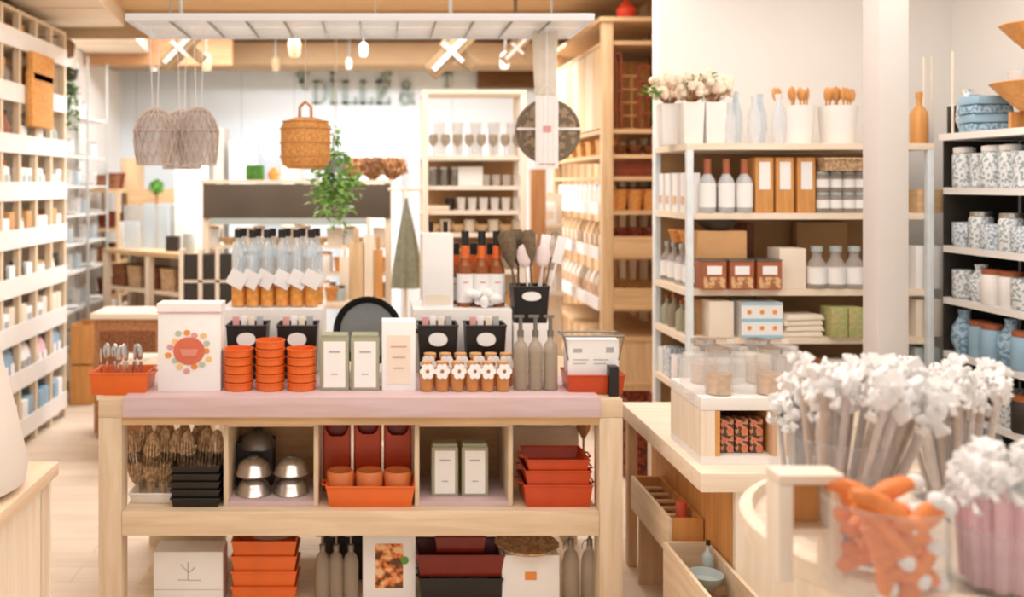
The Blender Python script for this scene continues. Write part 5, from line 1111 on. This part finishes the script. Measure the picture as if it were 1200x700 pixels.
# ------------------------------------------------------------------ white table with cubby and glass jars (right of the aisle)
WT = thing('white_table', 'pale table with cubby box and slatted bays right of the aisle', 'table', (1.11, 3.2, 0))
part('tabletop', M().box(0, .85, 0, 1.05, .645, .71), PALE, WT, bevel=.004)
part('front_panel', M().box(.125, .85, .02, .045, .0, .645), PALEZ, WT); part('side_panel', M().box(.125, .15, .05, 1.0, .0, .645), HONEY, WT)
part('leg', M().box(.01, .05, .96, 1.0, 0, .645), TANZ, WT)
cb_ = thing('cubby_box', 'white riser box with open cubby on the pale table', 'box', (1.145, 3.3, .71)); h = .235; w = .78
part('top_panel', M().box(0, w, 0, .34, h-.045, h), WHITE, cb_, bevel=.003)
for a, b in ((0, .0495), (.2655, .2995), (.4205, w)): part('front_panel', M().box(a, b, 0, .02, .0305, h-.0455), PALEZ, cb_)
for a, b in ((.05, .065), (.25, .265), (.30, .32), (.40, .42)): part('cubby_board', M().box(a, b, -.004 if a < .3 else 0, .3, .03, h-.046), HONEY, cb_)
part('base_panel', M().box(0, w, -.001, .34, 0, .03), WHITE, cb_); part('back_panel', M().box(.05, w, .3, .315, .03, h-.046), BROWNW, cb_); part('side_panel', M().box(0, .015, .021, .34, .031, h-.046), PALEZ, cb_)
k1 = carton(.046, .05, .06, spots('flower_tin', (90, 60, 44), (206, 150, 110), 45, .5, .4, (226, 100, 80)))
for j in range(2):
    for i in range(3): put(k1, 'floral_tin', 'floral printed tin, %s of the %s cubby row' % (('left', 'middle', 'right')[i], ('lower', 'upper')[j]), 'tin', (1.145+.105+.052*i, 3.36, .741+.0605*j), group='floral tins in the cubby')
TZt = .945+.001
gj = Kind().add('glass', M().lathe([(.05, 0), (.055, .01), (.055, .10), (.045, .12), (.045, .13)], n=16), GLASS).add('lid', M().lathe([(.047, .13), (.047, .14), (.015, .145), (.015, .16), (0, .165)], n=14), GLASS)
gc = Kind().add('glass', M().lathe([(.045, 0), (.05, .01), (.05, .13), (.045, .15)], n=16), GLASS).add('contents', M().cyl(0, 0, .004, .075, .043, n=12), mat('oat_contents', (206, 172, 136), .8, var=.2, scale=50)).add('lid', M().cyl(0, 0, .15, .165, .045, n=14), STEEL)
posi = [(815, 3.4), (842, 3.36), (872, 3.4), (902, 3.36), (930, 3.4), (824, 3.55), (856, 3.56), (888, 3.55), (920, 3.56)]
for i, (px, Y) in enumerate(posi):
    k, ds = ((gj, 'clear lidded glass jar'), (gc, 'glass jar of pale grains'))[i % 2]
    put(k, 'glass_jar', '%s, %s in the %s row on white box' % (ds, ordl(i if i < 5 else i-5, 5 if i < 5 else 4), 'front' if i < 5 else 'rear'), 'jar', (X(px, Y), Y, TZt-.001))
put(carton(.10, .10, .15, CREAM), 'cream_box', 'cream carton standing among glass jars on white box', 'box', (X(880, 3.55)-.02, 3.62, TZt-.001)) if False else None
# slanted slat crates in the bays
def slantcrate(loc, w, d, h, label, col=HONEY, n=6):
    t = thing('slatted_crate', label, 'crate', loc, 0); e = .014
    part('side_board', M().box(0, e, 0, d, 0, h), PINEY, t, bevel=.002); part('side_board', M().box(w-e, w, 0, d, 0, h), col, t); part('end_board', M().box(e, w-e, 0, e, 0, h), col, t); part('end_board', M().box(e, w-e, d-e, d, 0, h), col, t)
    part('base', M().box(e, w-e, e, d-e, 0, .01), col, t)
    for i in range(n): y = e+(d-2*e)*(i+.5)/n; part('slat', M().box(e, w-e, y-.012, y+.012, h*.72, h*.78), TANX, t)
    return t
slantcrate((1.10, 3.52, .30), .13, .52, .14, 'upper slatted crate jutting into the aisle from the table')
solid('crate_stand', M().box(.0, .12, .0, .02, 0, .3).box(.0, .12, .46, .48, 0, .3).box(0, .12, .02, .46, .26, .298), TANZ, 'tan support under the upper slatted crate', 'support', (1.105, 3.74 if False else 3.73, 0)) if False else None
slantcrate((1.06, 2.80, .01), .165, .66, .37, 'lower slatted crate on the floor beside the aisle', PINEX, 5)
for i, y in enumerate((3.555, 3.97)): solid('upright_board', M().box(.0, .115, .0, .015, 0, .298), TANZ, 'tan upright board under the %s end of the upper slatted crate' % ('near', 'far')[i], 'board', (1.115, y, 0))
put(Kind().add('tin', M().cyl(0, 0, 0, .06, .022, n=12), mat('red_tin', (216, 96, 70), .4)), 'red_tin', 'small red tin on the upper slatted crate', 'tin', (1.18, 3.62, .412))
put(bowl(.06, .05, GREYT), 'grey_bowl', 'grey bowl on the lower slatted crate by the wall', 'bowl', (1.14, 3.24, .302))
put(bottle(.02, .13, GREYT, BLACK), 'dark_bottle', 'small dark-capped bottle on the lower slatted crate', 'bottle', (1.18, 3.33, .302))

# baskets / wrapped bags beside the table towards the wall shelf
lo = thing('slanted_shelf', 'pale shelf with bins between white table and wall shelf', 'shelf', (1.27, 4.30, 0))
part('shelf', M().box(0, .18, 0, .08, .60, .62), PALE, lo); part('leg', M().box(0, .02, 0, .08, 0, .6), PALEZ, lo); part('leg', M().box(.16, .18, 0, .08, 0, .6), PALEZ, lo)

# ------------------------------------------------------------------ foreground right: round wooden stand with candy jars
FC = (1.00, 1.64); fz = 1.085
FS = thing('round_stand', 'round pale wooden stand in the right foreground', 'stand', (FC[0], FC[1], 0))
part('round_top', M().lathe([(0, fz-.03), (.33, fz-.03), (.34, fz-.02), (.34, fz+.012), (.33, fz+.02), (.318, fz+.02), (.314, fz), (0, fz)], n=48), PALE, FS)
part('column', M().cyl(0, 0, .05, fz-.03, .06, n=20), PALEZ, FS); part('base', M().cyl(0, 0, 0, .05, .22, n=32), PALE, FS)
clean = mat('thin_glass', (228, 232, 236), .06, alpha=.08, var=.01)
def fluff(cap_r, seed):
    q = random.Random(seed); c = M()
    c.ball((0, 0, .2*cap_r), cap_r*.6, n=8, k=5)
    for i in range(16):
        s_ = cap_r*q.uniform(.45, .8); c.tf((q.uniform(-1, 1)*cap_r*.8, q.uniform(-1, 1)*cap_r*.7, q.uniform(-1.0, 1.3)*cap_r), (q.uniform(-1, 1), q.uniform(-1, 1), q.uniform(0, 3)))
        c.frus(s_*1.1, s_*.5, s_*.7, s_*.2, -s_*.5, s_*.5)
    c.no()
    return c
def stickk(h, r, m, cr, seed):
    k = Kind().add('stick', M().rod((0, 0, 0), (0, 0, h), r, 7), m)
    c = fluff(cr, seed); c.v = [(x, y, z+h) for x, y, z in c.v]
    return k.add('paper_cap', c, PAPER, label='fluffy white paper cap')
def candyjar(cx, cy, z, r, h, label, glass=clean):
    t = thing('glass_jar', label, 'jar', (cx, cy, z))
    part('glass', M().lathe([(r*.96, 0), (r, .01), (r, h), (r*.975, h), (r*.97, .012), (0, .010)], n=32), glass, t)
    part('rim', M().tube([(r*math.cos(2*PI*i/32), r*math.sin(2*PI*i/32), h) for i in range(32)], .003, 6, True), glass, t)
def fill(cx, cy, z, r, n, kk, nm, label, cat, group, spread, seed, bx=0, by=0, lo=.92, hi=1.12):
    q = random.Random(seed)
    for i in range(n):
        a = 2.4*i+q.random()*.4; rr = r*math.sqrt((i+.5)/n); x = rr*math.cos(a); y = rr*math.sin(a)
        v = Vector((x*spread+bx, y*spread+by, .23)).normalized()
        o = put(kk[i % len(kk)], nm, label, cat, (cx+x*.8, cy+y*.8, z), group=group, sc=q.uniform(lo, hi)); o.rotation_euler = v.to_track_quat('Z', 'Y').to_euler()
ska = stickk(.25, .0068, STRAW, .024, 1); skb = stickk(.25, .0066, STRAWB, .024, 2); skc = stickk(.235, .0052, STRAW, .029, 3)
skp = stickk(.155, .009, PINKS, .026, 4); skw = stickk(.17, .005, STRAW, .024, 5)
ja = (X(990, 1.64), 1.64); candyjar(ja[0], ja[1], fz+.001, .082, .17, 'clear glass jar of white-capped sticks behind the orange sweets')
fill(ja[0], ja[1], fz+.012, .064, 26, (ska, skb, skc), 'candy_stick', 'grey candy stick with fluffy white cap behind the orange sweets', 'candy', 'candy sticks behind the orange sweets', 1.0, 1, .045)
# wide glass of orange sweets in front
js = (X(1036, 1.41), 1.41); candyjar(js[0], js[1], fz+.001, .088, .14, 'low wide glass full of orange sweets in the foreground')
os_ = Kind().add('sweet', M().tube([(-.05, 0, -.006), (-.03, 0, .002), (0, 0, .004), (.03, 0, .001), (.048, 0, -.005)], [.009, .0145, .016, .0145, .008], 10), ORSW).add('white_end', M().ball((.052, 0, -.006), .0145, n=9, k=6), PAPER, label='white end')
q = random.Random(23)
lay = [(-.035, 0, 1.1), (0, 0, .7), (.035, 0, -.9), (-.02, 0, -.4), (.025, 0, .3), (-.04, 0, 1.3), (.04, 0, -1.2), (0, 0, .1)]
for i in range(24):
    lvl = i // 7; x, _, tl = lay[(i*3+lvl) % 8]; front = i % 2 == 0
    yy = (-.042 if front else q.uniform(-.01, .04)); x *= (.9 if front else 1)
    tilt = (tl+q.uniform(-.3, .3))*(.35 if lvl == 3 else 1)
    lim = .032 if abs(math.cos(tilt)) > .6 else .05
    x = max(-lim, min(lim, x))
    put(os_, 'orange_sweet', 'orange sweet with white end in the low wide glass', 'candy', (js[0]+x*.8, js[1]+yy, fz+.042+.031*lvl+q.uniform(0, .008)), rot=(0, tilt, q.uniform(-.35, .35)), group='orange sweets in the glass', sc=q.uniform(.85, 1.02))
jb = (X(1118, 1.8), 1.80); candyjar(jb[0], jb[1], fz+.001, .078, .17, 'clear jar of taupe sticks behind the pink candy')
fill(jb[0], jb[1], fz+.012, .055, 26, (skb, ska), 'candy_stick', 'taupe candy stick in the jar behind the pink candy', 'candy', 'candy sticks behind the pink candy', 1.0, 2, -.01, 0, .78, .94)
jc = (X(1172, 1.42), 1.42); candyjar(jc[0], jc[1], fz+.001, .072, .10, 'clear jar of pink candy at the right edge')
fill(jc[0], jc[1], fz+.012, .06, 40, (skp,), 'pink_candy_stick', 'pink sugar stick with white cap in the jar at right edge', 'candy', 'pink sugar sticks', .25, 3)
jd = (X(940, 1.80), 1.80); candyjar(jd[0], jd[1], fz+.001, .06, .17, 'clear glass jar at left rear of the foreground stand')
fill(jd[0], jd[1], fz+.012, .042, 14, (skw,), 'candy_stick', 'short grey candy stick with white cap in the left rear jar', 'candy', 'candy sticks in the left rear jar', .7, 4, 0, 0, .95, 1.15)
wbx = thing('wooden_holder', 'pale wooden holder standing among the candy jars', 'holder', (X(965, 1.42)+.012, 1.44, fz+.001), 0)
for a, b, z0, z1 in ((-.07, -.048, 0, .15), (.01, .03, 0, .15)): part('upright', M().box(a, b, 0, .05, z0, z1), PALEZ, wbx, bevel=.002)
part('top_board', M().box(-.07, .03, 0, .05, .151, .165), PALE, wbx); part('shelf', M().box(-.0475, .0095, .005, .045, .07, .08), PALE, wbx); part('back_board', M().box(-.0475, .0095, .04, .049, .081, .149), HONEY, wbx)

# ------------------------------------------------------------------ left foreground: counter corner and big cream vase
ct = thing('till_counter', 'pale wooden counter corner in the left foreground', 'counter', (-.91, 2.7, 0))
part('countertop', M().box(-1.0, 0, -1.6, 0, .862, .9), COUNTER, ct, bevel=.004)
part('side_panel', M().box(-.98, -.035, -1.55, -.04, 0, .861), PALEZ, ct)
part('corner_post', M().box(-.034, -.012, -.05, -.03, 0, .861), PALEZ, ct)
solid('tall_vase', M().lathe([(.20, 0), (.235, .02), (.24, .06), (.21, .20), (.16, .40), (.10, .6), (.07, .75), (.09, .82), (.075, .82), (.06, .76), (0, .45)], n=48), mat('cream_glaze', (228, 218, 208), .5, var=.02), 'large smooth cream tapering vase on the counter, cut by left edge', 'vase', (-1.15, 2.42, .9))
